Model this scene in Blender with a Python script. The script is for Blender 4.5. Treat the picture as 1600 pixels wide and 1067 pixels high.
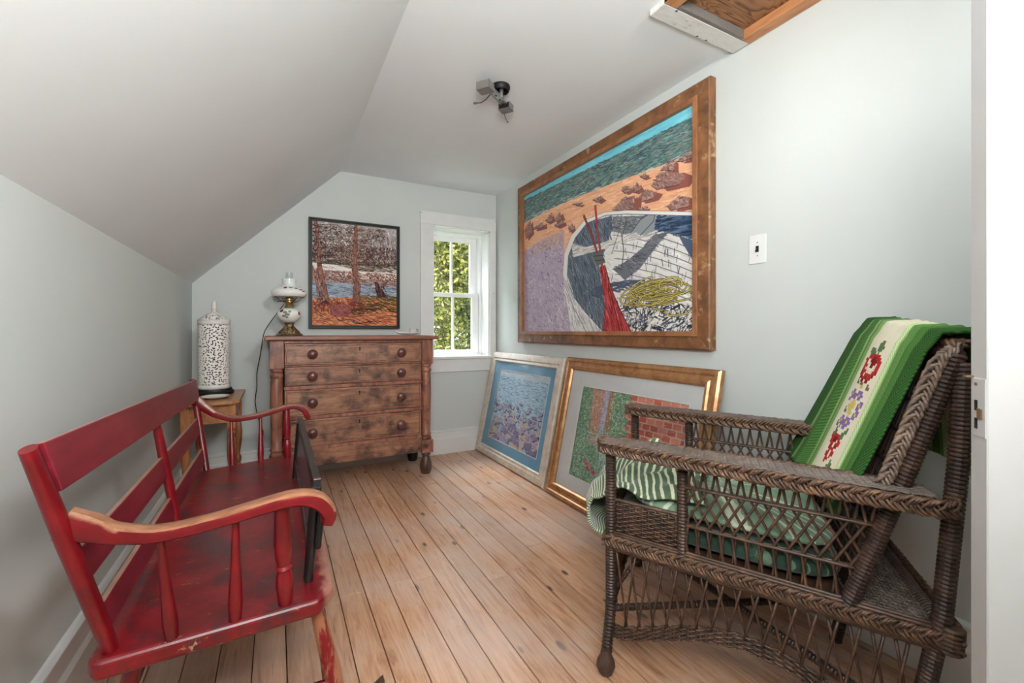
import bpy, bmesh, math, random
import numpy as np
from mathutils import Vector, Matrix

for _o in list(bpy.data.objects):
    bpy.data.objects.remove(_o, do_unlink=True)
scene = bpy.context.scene
COL = scene.collection
random.seed(7)
RS = np.random.RandomState(5)
PI = math.pi

# ------------------------------------------------------------------ camera, light, exposure
cam_d = bpy.data.cameras.new('camera')
cam = bpy.data.objects.new('camera', cam_d)
COL.objects.link(cam)
cam_d.sensor_width = 36.0
cam_d.lens = 692.0 / 1600.0 * 36.0
cam_d.shift_y = -15.5 / 1600.0
cam_d.clip_start = 0.02
cam.location = (0, 0, 1.1)
cam.rotation_euler = (PI / 2, 0, -math.atan2(368, 692))
scene.camera = cam

world = bpy.data.worlds.new('sky')
scene.world = world
world.use_nodes = True
wn = world.node_tree
bg = wn.nodes['Background']
bg.inputs['Color'].default_value = (0.82, 0.90, 1.0, 1)
bg.inputs['Strength'].default_value = 2.3

sun_d = bpy.data.lights.new('sun', 'SUN')
sun_d.energy = 5.0
sun_d.angle = math.radians(1.0)
sun_d.color = (1.0, 0.93, 0.80)
sun = bpy.data.objects.new('sun', sun_d)
COL.objects.link(sun)
sun.rotation_euler = Vector((0.62, 0.35, -0.72)).to_track_quat('-Z', 'Y').to_euler()

def area(name, loc, target, sx, sy, power, color=(1, 1, 1)):
    d = bpy.data.lights.new(name, 'AREA')
    d.shape = 'RECTANGLE'; d.size = sx; d.size_y = sy; d.energy = power; d.color = color
    o = bpy.data.objects.new(name, d)
    COL.objects.link(o)
    o.location = loc
    o.rotation_euler = (Vector(target) - Vector(loc)).to_track_quat('-Z', 'Y').to_euler()
    return o
area('bounce_fill', (-0.02, -0.22, 1.55), (0.32, 0.9, 2.4), 0.5, 0.35, 36, (1.0, 1.0, 0.985))  # unseen fill added behind the camera, aimed up to brighten ceiling and room
area('added_door_fill', (0.82, -0.30, 2.19), (-0.05, 3.2, 1.25), 0.40, 0.20, 19, (1.0, 1.0, 0.985))  # key lamp added above the open door, out of view; no fixture there
area('added_window_fill', (1.35, 4.95, 3.5), (1.3, 3.4, 1.2), 1.2, 1.2, 420, (0.95, 0.98, 1.0))  # extra lamp added outside above the window to brighten the far end

scene.view_settings.view_transform = 'Standard'
scene.view_settings.look = 'None'
scene.view_settings.gamma = 1.0
scene.view_settings.exposure = 0.38
scene.view_settings.use_curve_mapping = False
scene.cycles.use_denoising = True
scene.cycles.max_bounces = 10
scene.cycles.diffuse_bounces = 6
scene.cycles.transparent_max_bounces = 12
scene.cycles.caustics_reflective = False
scene.cycles.caustics_refractive = False

# ------------------------------------------------------------------ materials
def lin(c):
    r = []
    for v in c[:3]:
        v = v / 255.0
        r.append(v / 12.92 if v <= 0.04045 else ((v + 0.055) / 1.055) ** 2.4)
    return (r[0], r[1], r[2], 1.0)

class NT:
    def __init__(s, name):
        s.m = bpy.data.materials.new(name)
        s.m.use_nodes = True
        s.t = s.m.node_tree
        s.b = s.t.nodes['Principled BSDF']
    def n(s, kind, **kw):
        nd = s.t.nodes.new(kind)
        for k, v in kw.items():
            setattr(nd, k, v)
        return nd
    def l(s, a, b):
        s.t.links.new(a, b)
    def coords(s, scale=(1, 1, 1), rand=False, kind='Object', rot=(0, 0, 0)):
        tc = s.n('ShaderNodeTexCoord')
        mp = s.n('ShaderNodeMapping')
        mp.inputs['Scale'].default_value = scale
        mp.inputs['Rotation'].default_value = rot
        src = tc.outputs[kind]
        if rand:
            oi = s.n('ShaderNodeObjectInfo')
            mu = s.n('ShaderNodeMath', operation='MULTIPLY'); mu.inputs[1].default_value = 37.0
            s.l(oi.outputs['Random'], mu.inputs[0])
            ad = s.n('ShaderNodeVectorMath', operation='ADD')
            s.l(src, ad.inputs[0]); s.l(mu.outputs[0], ad.inputs[1])
            src = ad.outputs[0]
        s.l(src, mp.inputs['Vector'])
        return mp.outputs['Vector']
    def noise(s, vec, scale, detail=4, rough=0.55, dist=0.0):
        nd = s.n('ShaderNodeTexNoise')
        nd.inputs['Scale'].default_value = scale
        nd.inputs['Detail'].default_value = detail
        nd.inputs['Roughness'].default_value = rough
        nd.inputs['Distortion'].default_value = dist
        s.l(vec, nd.inputs['Vector'])
        return nd.outputs['Fac']
    def ramp(s, fac, stops):
        nd = s.n('ShaderNodeValToRGB')
        cr = nd.color_ramp
        while len(cr.elements) < len(stops):
            cr.elements.new(0.5)
        for e, (p, c) in zip(cr.elements, stops):
            e.position = p
            e.color = c if len(c) == 4 else lin(c)
        s.l(fac, nd.inputs['Fac'])
        return nd.outputs['Color']
    def mix(s, fac, a, b, mode='MIX'):
        nd = s.n('ShaderNodeMix', data_type='RGBA', blend_type=mode)
        for sock, v in ((nd.inputs[0], fac), (nd.inputs[6], a), (nd.inputs[7], b)):
            if isinstance(v, (tuple, list)):
                sock.default_value = v if len(v) == 4 else lin(v)
            elif isinstance(v, (int, float)):
                sock.default_value = v
            else:
                s.l(v, sock)
        return nd.outputs[2]
    def bump(s, h, strength=0.3, dist=0.01):
        nd = s.n('ShaderNodeBump')
        nd.inputs['Strength'].default_value = strength
        nd.inputs['Distance'].default_value = dist
        s.l(h, nd.inputs['Height'])
        s.l(nd.outputs['Normal'], s.b.inputs['Normal'])
    def color(s, c):
        if isinstance(c, (tuple, list)):
            s.b.inputs['Base Color'].default_value = c if len(c) == 4 else lin(c)
        else:
            s.l(c, s.b.inputs['Base Color'])
    def set(s, **kw):
        for k, v in kw.items():
            s.b.inputs[k.replace('_', ' ')].default_value = v

BW = [(0.0, (0, 0, 0, 1)), (1.0, (1, 1, 1, 1))]

def paint(name, c, rough=0.6, var=0.04, bump=0.06, scale=3.0):
    k = NT(name)
    v = k.coords()
    n = k.noise(v, scale, 4)
    c2 = tuple(max(0, x * (1 - var * 1.6)) for x in c)
    k.color(k.ramp(n, [(0.25, c2), (0.75, c)]))
    k.set(Roughness=rough)
    if bump:
        k.bump(k.noise(v, 90, 3), bump, 0.004)
    return k.m

def plain(name, c, rough=0.5, metal=0.0, **kw):
    k = NT(name)
    v = k.coords()
    n = k.noise(v, 25, 3)
    k.color(k.ramp(n, [(0.2, tuple(x * 0.86 for x in c)), (0.8, c)]))
    k.set(Roughness=rough, Metallic=metal, **kw)
    return k.m

def wood(name, light, dark, scale=(3, 3, 3), grain=14, rough=0.45, contrast=(0.3, 0.72), rand=True, blotch=None, bumpy=0.15):
    k = NT(name)
    v = k.coords(scale, rand)
    g = k.noise(v, grain, 6, 0.6, 0.6)
    c = k.ramp(g, [(contrast[0], dark), (contrast[1], light)])
    if blotch:
        v2 = k.coords((1, 1, 1), rand)
        b = k.ramp(k.noise(v2, blotch[1], 5, 0.65), [(blotch[2], (0, 0, 0, 1)), (blotch[3], (1, 1, 1, 1))])
        c = k.mix(b, c, blotch[0])
    k.color(c)
    k.set(Roughness=rough)
    k.bump(g, bumpy, 0.003)
    return k.m

M = {}
M['wall'] = paint('wall_paint', (203, 208, 205), 0.55, 0.025, 0.05, 1.2)
M['ceil'] = paint('ceiling_paint', (234, 238, 240), 0.65, 0.025, 0.05, 1.0)
M['trim'] = paint('trim_paint', (226, 227, 225), 0.35, 0.03, 0.03, 5)
M['door'] = paint('door_paint', (176, 175, 173), 0.35, 0.03, 0.04, 4)
M['sash'] = paint('sash_paint', (236, 237, 236), 0.35, 0.02, 0.02, 4)
M['subfloor'] = paint('floor_gap', (38, 26, 20), 0.8, 0.2, 0)

def plank_mat():
    k = NT('pine_plank')
    v = k.coords((9, 0.7, 9), True)
    g = k.noise(v, 5, 8, 0.62, 1.3)
    c = k.ramp(g, [(0.28, (150, 100, 70)), (0.46, (198, 150, 116)), (0.72, (220, 180, 150))])
    # fine streaks
    v3 = k.coords((40, 1.2, 40), True)
    st = k.ramp(k.noise(v3, 4, 5, 0.7), [(0.32, (0, 0, 0, 1)), (0.39, (1, 1, 1, 1))])
    c = k.mix(st, k.mix(0.7, c, (86, 56, 44)), c)
    sc = k.ramp(k.noise(k.coords((14, 5, 14), True), 9, 6, 0.8, 1.5), [(0.66, (0, 0, 0, 1)), (0.69, (1, 1, 1, 1))])
    c = k.mix(sc, c, (110, 74, 58))
    # knots
    v2 = k.coords((9, 3.6, 9), True)
    vo = k.n('ShaderNodeTexVoronoi'); vo.inputs['Scale'].default_value = 1.0; vo.inputs['Randomness'].default_value = 1.0
    k.l(v2, vo.inputs['Vector'])
    kn = k.ramp(vo.outputs['Distance'], [(0.07, (1, 1, 1, 1)), (0.12, (0, 0, 0, 1))])
    c = k.mix(kn, c, (74, 48, 40))
    # window sheen and some wear painted as pale greyish-pink patches and random tone per plank
    v4 = k.coords((1, 1, 1), False)
    w = k.ramp(k.noise(v4, 2.2, 3), [(0.42, (0, 0, 0, 1)), (0.62, (1, 1, 1, 1))])
    wf = k.n('ShaderNodeMath', operation='MULTIPLY'); wf.inputs[1].default_value = 0.55
    k.l(w, wf.inputs[0])
    c = k.mix(wf.outputs[0], c, (214, 192, 180))
    oi = k.n('ShaderNodeObjectInfo')
    hv = k.n('ShaderNodeHueSaturation')
    mr = k.n('ShaderNodeMapRange'); mr.inputs[3].default_value = 0.88; mr.inputs[4].default_value = 1.12
    k.l(oi.outputs['Random'], mr.inputs[0]); k.l(mr.outputs[0], hv.inputs['Value']); k.l(c, hv.inputs['Color'])
    k.color(hv.outputs['Color'])
    rr = k.n('ShaderNodeMapRange'); rr.inputs[3].default_value = 0.22; rr.inputs[4].default_value = 0.42
    k.l(k.noise(v4, 5, 5), rr.inputs[0]); k.l(rr.outputs[0], k.b.inputs['Roughness'])
    k.bump(g, 0.2, 0.003)
    return k.m
M['plank'] = plank_mat()

def red_mat(name, worn_up=None, patches=True):
    """old red milk paint; worn_up: bare wood on the upper faces"""
    k = NT(name)
    v = k.coords((1, 1, 1))
    n = k.noise(v, 7, 6, 0.65)
    c = k.ramp(n, [(0.3, (78, 7, 14)), (0.55, (116, 10, 20)), (0.8, (136, 22, 32))])
    n2 = k.noise(v, 22, 7, 0.75)
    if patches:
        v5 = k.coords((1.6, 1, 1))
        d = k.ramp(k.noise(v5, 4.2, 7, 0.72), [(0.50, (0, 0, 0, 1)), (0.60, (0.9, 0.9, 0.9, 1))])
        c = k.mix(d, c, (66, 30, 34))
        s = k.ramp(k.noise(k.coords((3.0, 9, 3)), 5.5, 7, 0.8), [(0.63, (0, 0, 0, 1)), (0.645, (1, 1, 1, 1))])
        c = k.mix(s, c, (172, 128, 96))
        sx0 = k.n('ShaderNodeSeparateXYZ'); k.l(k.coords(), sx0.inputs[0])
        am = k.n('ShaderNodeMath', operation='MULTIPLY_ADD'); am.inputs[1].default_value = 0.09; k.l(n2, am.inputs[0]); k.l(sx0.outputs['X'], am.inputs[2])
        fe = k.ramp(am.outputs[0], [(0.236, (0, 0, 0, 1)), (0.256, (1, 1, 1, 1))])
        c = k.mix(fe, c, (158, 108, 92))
    e = k.ramp(n2, [(0.70, (0, 0, 0, 1)), (0.74, (1, 1, 1, 1))])
    c = k.mix(e, c, (128, 76, 62))
    if worn_up is not None:
        ge = k.n('ShaderNodeNewGeometry')
        sx = k.n('ShaderNodeSeparateXYZ'); k.l(ge.outputs['Normal'], sx.inputs[0])
        ad = k.n('ShaderNodeMath', operation='ADD')
        sc = k.n('ShaderNodeMath', operation='MULTIPLY_ADD'); sc.inputs[1].default_value = 0.5; sc.inputs[2].default_value = -0.25
        k.l(n, sc.inputs[0]); k.l(sx.outputs['Z'], ad.inputs[0]); k.l(sc.outputs[0], ad.inputs[1])
        w = k.ramp(ad.outputs[0], [(worn_up, (0, 0, 0, 1)), (min(1, worn_up + 0.12), (1, 1, 1, 1))])
        wd = k.ramp(k.noise(k.coords((3, 14, 14)), 5, 6, 0.65), [(0.3, (110, 66, 46)), (0.7, (168, 116, 84))])
        c = k.mix(w, c, wd)
    k.color(c)
    k.set(Roughness=0.32)
    k.bump(n2, 0.12, 0.002)
    return k.m
M['red'] = red_mat('red_paint', None, False)
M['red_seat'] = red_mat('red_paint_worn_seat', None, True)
M['red_arm'] = red_mat('red_paint_bare_top', 0.12, False)
def crest_mat():
    k = NT('red_paint_glare')  # purplish glare on the bench back put into the red; top edges bare
    n = k.noise(k.coords((6, 1, 6)), 5, 7, 0.7)
    c = k.ramp(n, [(0.3, (98, 22, 34)), (0.6, (130, 34, 48)), (0.8, (152, 62, 70))])
    e = k.ramp(k.noise(k.coords(), 30, 6, 0.8), [(0.72, (0, 0, 0, 1)), (0.75, (1, 1, 1, 1))])
    c = k.mix(e, c, (70, 40, 40))
    ge = k.n('ShaderNodeNewGeometry'); sx = k.n('ShaderNodeSeparateXYZ'); k.l(ge.outputs['True Normal'], sx.inputs[0])
    ad = k.n('ShaderNodeMath', operation='MULTIPLY_ADD'); ad.inputs[1].default_value = 0.5; k.l(n, ad.inputs[0]); k.l(sx.outputs['Z'], ad.inputs[2])
    w = k.ramp(ad.outputs[0], [(0.93, (0, 0, 0, 1)), (0.99, (1, 1, 1, 1))])
    k.color(k.mix(w, c, (150, 112, 96))); k.set(Roughness=0.3); k.bump(n, 0.1, 0.002)
    return k.m
M['red_crest'] = crest_mat()

M['dresser'] = wood('dresser_wood', (176, 128, 100), (112, 72, 56), (1.2, 9, 9), 4, 0.42, (0.3, 0.65), True, ((66, 46, 42), 6.5, 0.47, 0.66))
M['dresser_post'] = wood('dresser_post_wood', (168, 112, 90), (108, 64, 52), (9, 9, 1.2), 4, 0.4, (0.3, 0.65), True, ((66, 44, 40), 9, 0.52, 0.70))
M['dresser_top'] = wood('dresser_top_wood', (150, 100, 78), (100, 62, 48), (1.2, 9, 9), 4, 0.35, (0.25, 0.7), True)
M['knob'] = wood('knob_wood', (110, 62, 52), (70, 36, 32), (8, 8, 8), 3, 0.3)
M['dark_foot'] = wood('dark_foot_wood', (104, 76, 62), (52, 38, 34), (8, 8, 3), 4, 0.4)
M['black'] = plain('black_paint', (16, 15, 15), 0.5)
M['blackiron'] = plain('black_iron', (30, 28, 28), 0.5, 0.4)
M['table'] = wood('honey_wood', (190, 134, 88), (136, 84, 50), (9, 1.5, 9), 4, 0.32, (0.25, 0.7), True)
M['table_leg'] = wood('honey_leg_wood', (182, 122, 76), (124, 72, 42), (9, 9, 2), 4, 0.32, (0.25, 0.7), True)
M['china'] = plain('white_china', (235, 232, 226), 0.15)
M['brass'] = plain('aged_brass', (176, 146, 104), 0.28, 0.9)
M['glass'] = None
def glass(name, tint=(1, 1, 1, 1), rough=0.0):
    k = NT(name)
    tr = k.n('ShaderNodeBsdfTransparent'); tr.inputs['Color'].default_value = tint
    gl = k.n('ShaderNodeBsdfGlossy'); gl.inputs['Roughness'].default_value = rough
    lw = k.n('ShaderNodeLayerWeight'); lw.inputs['Blend'].default_value = 0.5
    pw = k.n('ShaderNodeMath', operation='POWER'); pw.inputs[1].default_value = 5.0; k.l(lw.outputs['Facing'], pw.inputs[0])
    fr = k.n('ShaderNodeMath', operation='MULTIPLY_ADD'); fr.inputs[1].default_value = 0.5; fr.inputs[2].default_value = 0.03; k.l(pw.outputs[0], fr.inputs[0])
    mx = k.n('ShaderNodeMixShader')
    k.l(fr.outputs[0], mx.inputs[0]); k.l(tr.outputs[0], mx.inputs[1]); k.l(gl.outputs[0], mx.inputs[2])
    k.l(mx.outputs[0], k.t.nodes['Material Output'].inputs['Surface'])
    return k.m
M['glass'] = glass('clear_glass', (0.97, 0.985, 0.98, 1))
M['rubber'] = plain('black_rubber', (18, 18, 18), 0.5)
M['steel'] = plain('galvanised_steel', (176, 176, 172), 0.35, 0.7)
M['wirenut'] = plain('grey_plastic', (120, 116, 112), 0.5)

def wicker(name, light=(128, 92, 68), dark=(52, 36, 29), gs=30):
    k = NT(name)
    n = k.noise(k.coords(), gs, 5, 0.7)
    k.color(k.ramp(n, [(0.3, dark), (0.52, tuple(a * .6 + b * .4 for a, b in zip(dark, light))), (0.75, light)]))
    k.set(Roughness=0.42)
    k.bump(k.noise(k.coords(), 120, 3), 0.1, 0.002)
    return k.m
M['wick'] = wicker('brown_cane', (118, 86, 64), (50, 36, 30))
M['wick_hi'] = wicker('brown_braid', (150, 112, 82), (50, 35, 28), 45)
M['wick_grey'] = wicker('grey_cane', (132, 118, 108), (78, 66, 58), 25)  # greyer cane for the arm tops and rear shelf
M['wick_pole'] = wicker('dark_wrapped_cane', (92, 66, 52), (36, 26, 23), 20)
M['wick_pale'] = wicker('pale_braid', (172, 150, 132), (86, 70, 60), 40)  # paler braid for the near edge of the back

# ------------------------------------------------------------------ mesh builder
class MB:
    def __init__(s):
        s.v = []; s.f = []; s.uv = None
    def add(s, vs, fs):
        o = len(s.v)
        s.v += [tuple(p) for p in vs]
        s.f += [tuple(i + o for i in f) for f in fs]
        return s
    def box(s, x0, x1, y0, y1, z0, z1):
        v = [(x0, y0, z0), (x1, y0, z0), (x1, y1, z0), (x0, y1, z0), (x0, y0, z1), (x1, y0, z1), (x1, y1, z1), (x0, y1, z1)]
        return s.add(v, [(0, 3, 2, 1), (4, 5, 6, 7), (0, 1, 5, 4), (1, 2, 6, 5), (2, 3, 7, 6), (3, 0, 4, 7)])
    def hexa(s, b, t):
        """b, t: 4 points each (bottom and top loops)"""
        return s.add(list(b) + list(t), [(0, 3, 2, 1), (4, 5, 6, 7), (0, 1, 5, 4), (1, 2, 6, 5), (2, 3, 7, 6), (3, 0, 4, 7)])
    def prism(s, a, b):
        """two equal loops joined"""
        n = len(a)
        return s.add(list(a) + list(b), [tuple(range(n - 1, -1, -1)), tuple(range(n, 2 * n))] + [(i, (i + 1) % n, n + (i + 1) % n, n + i) for i in range(n)])
    def beam(s, p, q, w, h, up=(0, 0, 1)):
        p, q = Vector(p), Vector(q)
        d = (q - p).normalized(); sd = d.cross(Vector(up)).normalized(); u = sd.cross(d).normalized()
        c = [sd * (-w / 2) + u * (-h / 2), sd * (w / 2) + u * (-h / 2), sd * (w / 2) + u * (h / 2), sd * (-w / 2) + u * (h / 2)]
        return s.prism([p + x for x in c], [q + x for x in c])
    def tube(s, pts, r, n=8, closed=False, flat=1.0, up=None):
        pts = [Vector(p) for p in pts]
        m = len(pts)
        rr = r if isinstance(r, (list, tuple)) else [r] * m
        vs = []; prev = None
        for i in range(m):
            a = pts[i - 1] if (i or closed) else pts[0]
            b = pts[(i + 1) % m] if (i < m - 1 or closed) else pts[-1]
            t = (b - a)
            t = t.normalized() if t.length > 1e-9 else Vector((0, 0, 1))
            if prev is None:
                ref = Vector(up) if up else (Vector((0, 0, 1)) if abs(t.z) < 0.9 else Vector((1, 0, 0)))
                x = ref.cross(t).normalized()
            else:
                x = (prev - t * prev.dot(t)).normalized()
            prev = x; y = t.cross(x)
            for k in range(n):
                an = 2 * PI * k / n
                vs.append(pts[i] + x * (math.cos(an) * rr[i]) + y * (math.sin(an) * rr[i] * flat))
        fs = []
        for i in range(m if closed else m - 1):
            j = (i + 1) % m
            for k in range(n):
                k2 = (k + 1) % n
                fs.append((i * n + k, i * n + k2, j * n + k2, j * n + k))
        if not closed:
            fs.append(tuple(range(n - 1, -1, -1))); fs.append(tuple((m - 1) * n + k for k in range(n)))
        return s.add(vs, fs)
    def lathe(s, prof, p=(0, 0, 0), axis=(0, 0, 1), n=24, lobes=0, lobe=0.0):
        """prof: (radius, height) along the axis from p"""
        ax = Vector(axis).normalized(); p = Vector(p)
        x = (Vector((1, 0, 0)) if abs(ax.x) < 0.9 else Vector((0, 1, 0)))
        x = (x - ax * x.dot(ax)).normalized(); y = ax.cross(x)
        vs = []
        for r, h in prof:
            for k in range(n):
                an = 2 * PI * k / n
                q = r * (1 + lobe * math.cos(lobes * an))
                vs.append(p + ax * h + x * (q * math.cos(an)) + y * (q * math.sin(an)))
        m = len(prof)
        fs = [(i * n + k, i * n + (k + 1) % n, (i + 1) * n + (k + 1) % n, (i + 1) * n + k) for i in range(m - 1) for k in range(n)]
        if prof[0][0] > 1e-4: fs.append(tuple(range(n - 1, -1, -1)))
        if prof[-1][0] > 1e-4: fs.append(tuple((m - 1) * n + k for k in range(n)))
        return s.add(vs, fs)
    def turned(s, p, q, prof, n=16):
        """prof: (radius, fraction 0..1 from p to q)"""
        p, q = Vector(p), Vector(q)
        L = (q - p).length
        return s.lathe([(r, t * L) for r, t in prof], p, q - p, n)
    def grid(s, fn, nu, nv):
        vs = [fn(i / nu, j / nv) for i in range(nu + 1) for j in range(nv + 1)]
        fs = [(i * (nv + 1) + j, (i + 1) * (nv + 1) + j, (i + 1) * (nv + 1) + j + 1, i * (nv + 1) + j + 1) for i in range(nu) for j in range(nv)]
        s.uvg = [(i / nu, j / nv) for i in range(nu + 1) for j in range(nv + 1)]
        return s.add(vs, fs)
    def build(s, name, mat, parent=None, smooth=False, bevel=0.0, seg=2, origin=None, solid=0.0, subsurf=0, kind=None, label=None, recalc=True):
        if parent is not None:
            off = Vector(parent['_o'])
        elif origin is not None:
            off = Vector(origin)
        else:
            a = np.array([tuple(v) for v in s.v])
            off = Vector(((a[:, 0].min() + a[:, 0].max()) / 2, (a[:, 1].min() + a[:, 1].max()) / 2, a[:, 2].min()))
        me = bpy.data.meshes.new(name)
        me.from_pydata([tuple(Vector(v) - off) for v in s.v], [], s.f)
        if s.__dict__.get('uvg') and len(s.uvg) == len(s.v):
            ul = me.uv_layers.new(name='uv')
            idx = np.empty(len(me.loops), dtype=np.int32); me.loops.foreach_get('vertex_index', idx)
            ul.data.foreach_set('uv', np.array(s.uvg, dtype=np.float32)[idx].ravel())
        if recalc and not solid:
            bm = bmesh.new(); bm.from_mesh(me); bmesh.ops.recalc_face_normals(bm, faces=bm.faces); bm.to_mesh(me); bm.free()
        if smooth:
            me.polygons.foreach_set('use_smooth', [True] * len(me.polygons))
            if smooth != 'all':
                me.set_sharp_from_angle(angle=math.radians(40))
        me.materials.append(mat)
        o = bpy.data.objects.new(name, me)
        COL.objects.link(o)
        o['_o'] = off
        if parent is not None:
            o.parent = parent
        if True:
            o.location = (0, 0, 0) if parent is not None else off
        if solid:
            md = o.modifiers.new('solid', 'SOLIDIFY'); md.thickness = solid; md.offset = 0
        if bevel:
            md = o.modifiers.new('bevel', 'BEVEL'); md.width = bevel; md.segments = seg; md.limit_method = 'ANGLE'; md.angle_limit = math.radians(35)
        if subsurf:
            md = o.modifiers.new('sub', 'SUBSURF'); md.levels = md.render_levels = subsurf
        if kind: o['kind'] = kind
        if label: o['label'] = label
        return o

def thing(name, loc, label, cat, group=None):
    o = bpy.data.objects.new(name, None)
    o.empty_display_size = 0.1
    COL.objects.link(o)
    o.location = loc; o['_o'] = Vector(loc)
    tag(o, label, cat, group)
    return o
def tag(o, label, cat, group=None):
    o['label'] = label; o['category'] = cat
    if group: o['group'] = group
    return o
def B(x0, x1, y0, y1, z0, z1):
    return MB().box(x0, x1, y0, y1, z0, z1)
def struct(o, label=None):
    o['kind'] = 'structure'
    if label: o['label'] = label
    return o

# ------------------------------------------------------------------ the room
XL, XR, YB, ZC = -0.527, 1.86, 3.825, 2.40
YF = -0.42          # front wall, just behind the camera
KNEE, XS = 1.44, 0.459
floor = struct(B(XL - .1, XR + .1, YF, YB + .1, -0.08, -0.022).build('floor', M['subfloor'], origin=(0, 0, 0)), 'old pine plank floor')
rp = random.Random(3)
seams = [XL] + [round(-0.47 + 0.1 * i, 3) for i in range(24)] + [XR]
for i in range(len(seams) - 1):
    x0, x1 = seams[i] + 0.0016, seams[i + 1] - 0.0016
    cuts = [YF]
    if abs(x0 - 0.43) < .02 or abs(x0 - 0.23) < .02: cuts += [1.95]
    elif abs(x0 - 0.53) < .02: cuts += [1.93, 3.0]
    elif abs(x0 - 1.13) < .02: cuts += [1.96]
    elif abs(x0 - 0.83) < .02: cuts += [1.775]
    elif abs(x0 - 0.93) < .02: cuts += [1.80, 3.1]
    elif abs(x0 - 1.03) < .02: cuts += [1.835]
    elif abs(x0 - 0.33) < .02: cuts += [2.34]
    elif i % 3 == 1: cuts += [round(rp.uniform(0.4, 1.4), 2)]
    elif i % 3 == 2: cuts += [round(rp.uniform(2.5, 3.3), 2)]
    cuts.append(YB)
    for y0, y1 in zip(cuts[:-1], cuts[1:]):
        dz = rp.uniform(-0.0012, 0.0012)
        B(x0, x1, y0 + 0.0008, y1 - 0.0008, -0.022, dz).build('plank', M['plank'], floor, bevel=0.0012, seg=1)

struct(B(XL - .12, XL, YF, YB + .1, -0.08, KNEE + .02).build('wall_left', M['wall'], origin=(0, 0, 0)))
# sloped ceiling
n = Vector((-(ZC - KNEE), 0, XS - XL)).normalized() * 0.1
a, b = Vector((XL, YF, KNEE)), Vector((XS, YF, ZC))
struct(MB().prism([a, b, b + n, a + n], [p + Vector((0, YB + .1 - YF, 0)) for p in (a, b, b + n, a + n)]).build('ceiling_slope', M['ceil'], origin=(0, 0, 0)))
# flat ceiling around the hatch hole (x 1.40..1.80, y 0.45..1.24)
HX0, HX1, HY0, HY1 = 1.40, 1.815, 0.42, 1.245
cb = MB()
cb.box(XS, HX0, YF, YB + .1, ZC, ZC + .1); cb.box(HX1, XR + .1, YF, YB + .1, ZC, ZC + .1)
cb.box(HX0, HX1, YF, HY0, ZC, ZC + .1); cb.box(HX0, HX1, HY1, YB + .1, ZC, ZC + .1)
struct(cb.build('ceiling', M['ceil'], origin=(0, 0, 0)))
struct(B(XR, XR + .12, YF, YB + .1, -0.08, ZC + .1).build('wall_right', M['wall'], origin=(0, 0, 0)))
struct(B(XL - .12, XR + .12, YF - .1, YF, -0.08, ZC + .1).build('wall_front', M['wall'], origin=(0, 0, 0)))
# back wall with the window hole
WX0, WX1, WZ0, WZ1 = 1.232, 1.789, 0.872, 2.052
YO = 4.12
wb = MB()
wb.box(XL - .12, WX0, YB, YO, -.08, ZC + .1); wb.box(WX1, XR + .12, YB, YO, -.08, ZC + .1)
wb.box(WX0, WX1, YB, YO, -.08, WZ0); wb.box(WX0, WX1, YB, YO, WZ1, ZC + .1)
struct(wb.build('wall_back', M['wall'], origin=(0, 0, 0)))

# baseboards: face board, bead and cap
def baseboard(name, p, q, inward, h=0.217):
    p, q, nrm = Vector(p), Vector(q), Vector(inward)
    prof = [(0, 0), (0.024, 0), (0.024, h * .62), (0.019, h * .66), (0.015, h * .68), (0.015, h * .90), (0.022, h * .915), (0.022, h * .96), (0.010, h), (0, h)]
    A = [p + nrm * a + Vector((0, 0, z)) for a, z in prof]
    Bq = [q + nrm * a + Vector((0, 0, z)) for a, z in prof]
    return struct(MB().prism(A, Bq).build(name, M['trim'], bevel=0.0015, seg=1, origin=(0, 0, 0)))
baseboard('baseboard_left', (XL, YF, 0), (XL, YB, 0), (1, 0, 0), 0.25)
baseboard('baseboard_back', (XL + .025, YB, 0), (XR - .025, YB, 0), (0, -1, 0))
baseboard('baseboard_right', (XR, YF, 0), (XR, YB, 0), (-1, 0, 0))

# window
wr = bpy.data.objects.new('window_1', None); COL.objects.link(wr); wr.location = (1.51, YB, WZ0); wr['_o'] = Vector((1.51, YB, WZ0)); wr['kind'] = 'structure'
B(1.115, WX0, YB - .022, YB, WZ0 - .0, WZ1).build('side_casing', M['trim'], wr, bevel=.002)
B(WX1, 1.848, YB - .022, YB, WZ0 - .0, WZ1).build('side_casing', M['trim'], wr, bevel=.002)
B(1.113, 1.850, YB - .024, YB, WZ1, 2.163).build('head_casing', M['trim'], wr, bevel=.002)
B(1.115, 1.830, YB - .020, YB, 0.735, WZ0 - .022).build('apron', M['trim'], wr, bevel=.002)
B(1.105, 1.850, YB - .04, YB - .0005, WZ0 - .022, WZ0 + .003).build('window_sill', M['trim'], wr, bevel=.004)
B(WX0 + .0125, WX1 - .0125, YB - .0005, YO - .002, WZ0 - .01, WZ0 + .003).build('window_sill', M['sash'], wr)
for x0, x1 in ((WX0, WX0 + .012), (WX1 - .012, WX1)):
    B(x0, x1, YB, YO, WZ0, WZ1).build('jamb_lining', M['sash'], wr)
B(WX0, WX1, YB, YO, WZ1 - .012, WZ1).build('head_lining', M['sash'], wr)
fx0, fx1 = 1.240, 1.756
B(WX0 + .012, fx0 + .008, 3.985, YO, WZ0, WZ1 - .012).build('window_stop', M['sash'], wr, bevel=.002)
B(fx1, WX1 - .012, 3.985, YO, WZ0, WZ1 - .012).build('window_stop', M['sash'], wr, bevel=.002)
B(fx0, fx1, 3.985, YO, 2.012, WZ1 - .012).build('window_stop', M['sash'], wr, bevel=.002)
B(fx0, fx1, 3.990, YO, WZ0, 0.888).build('window_stop', M['sash'], wr, bevel=.002)
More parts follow.
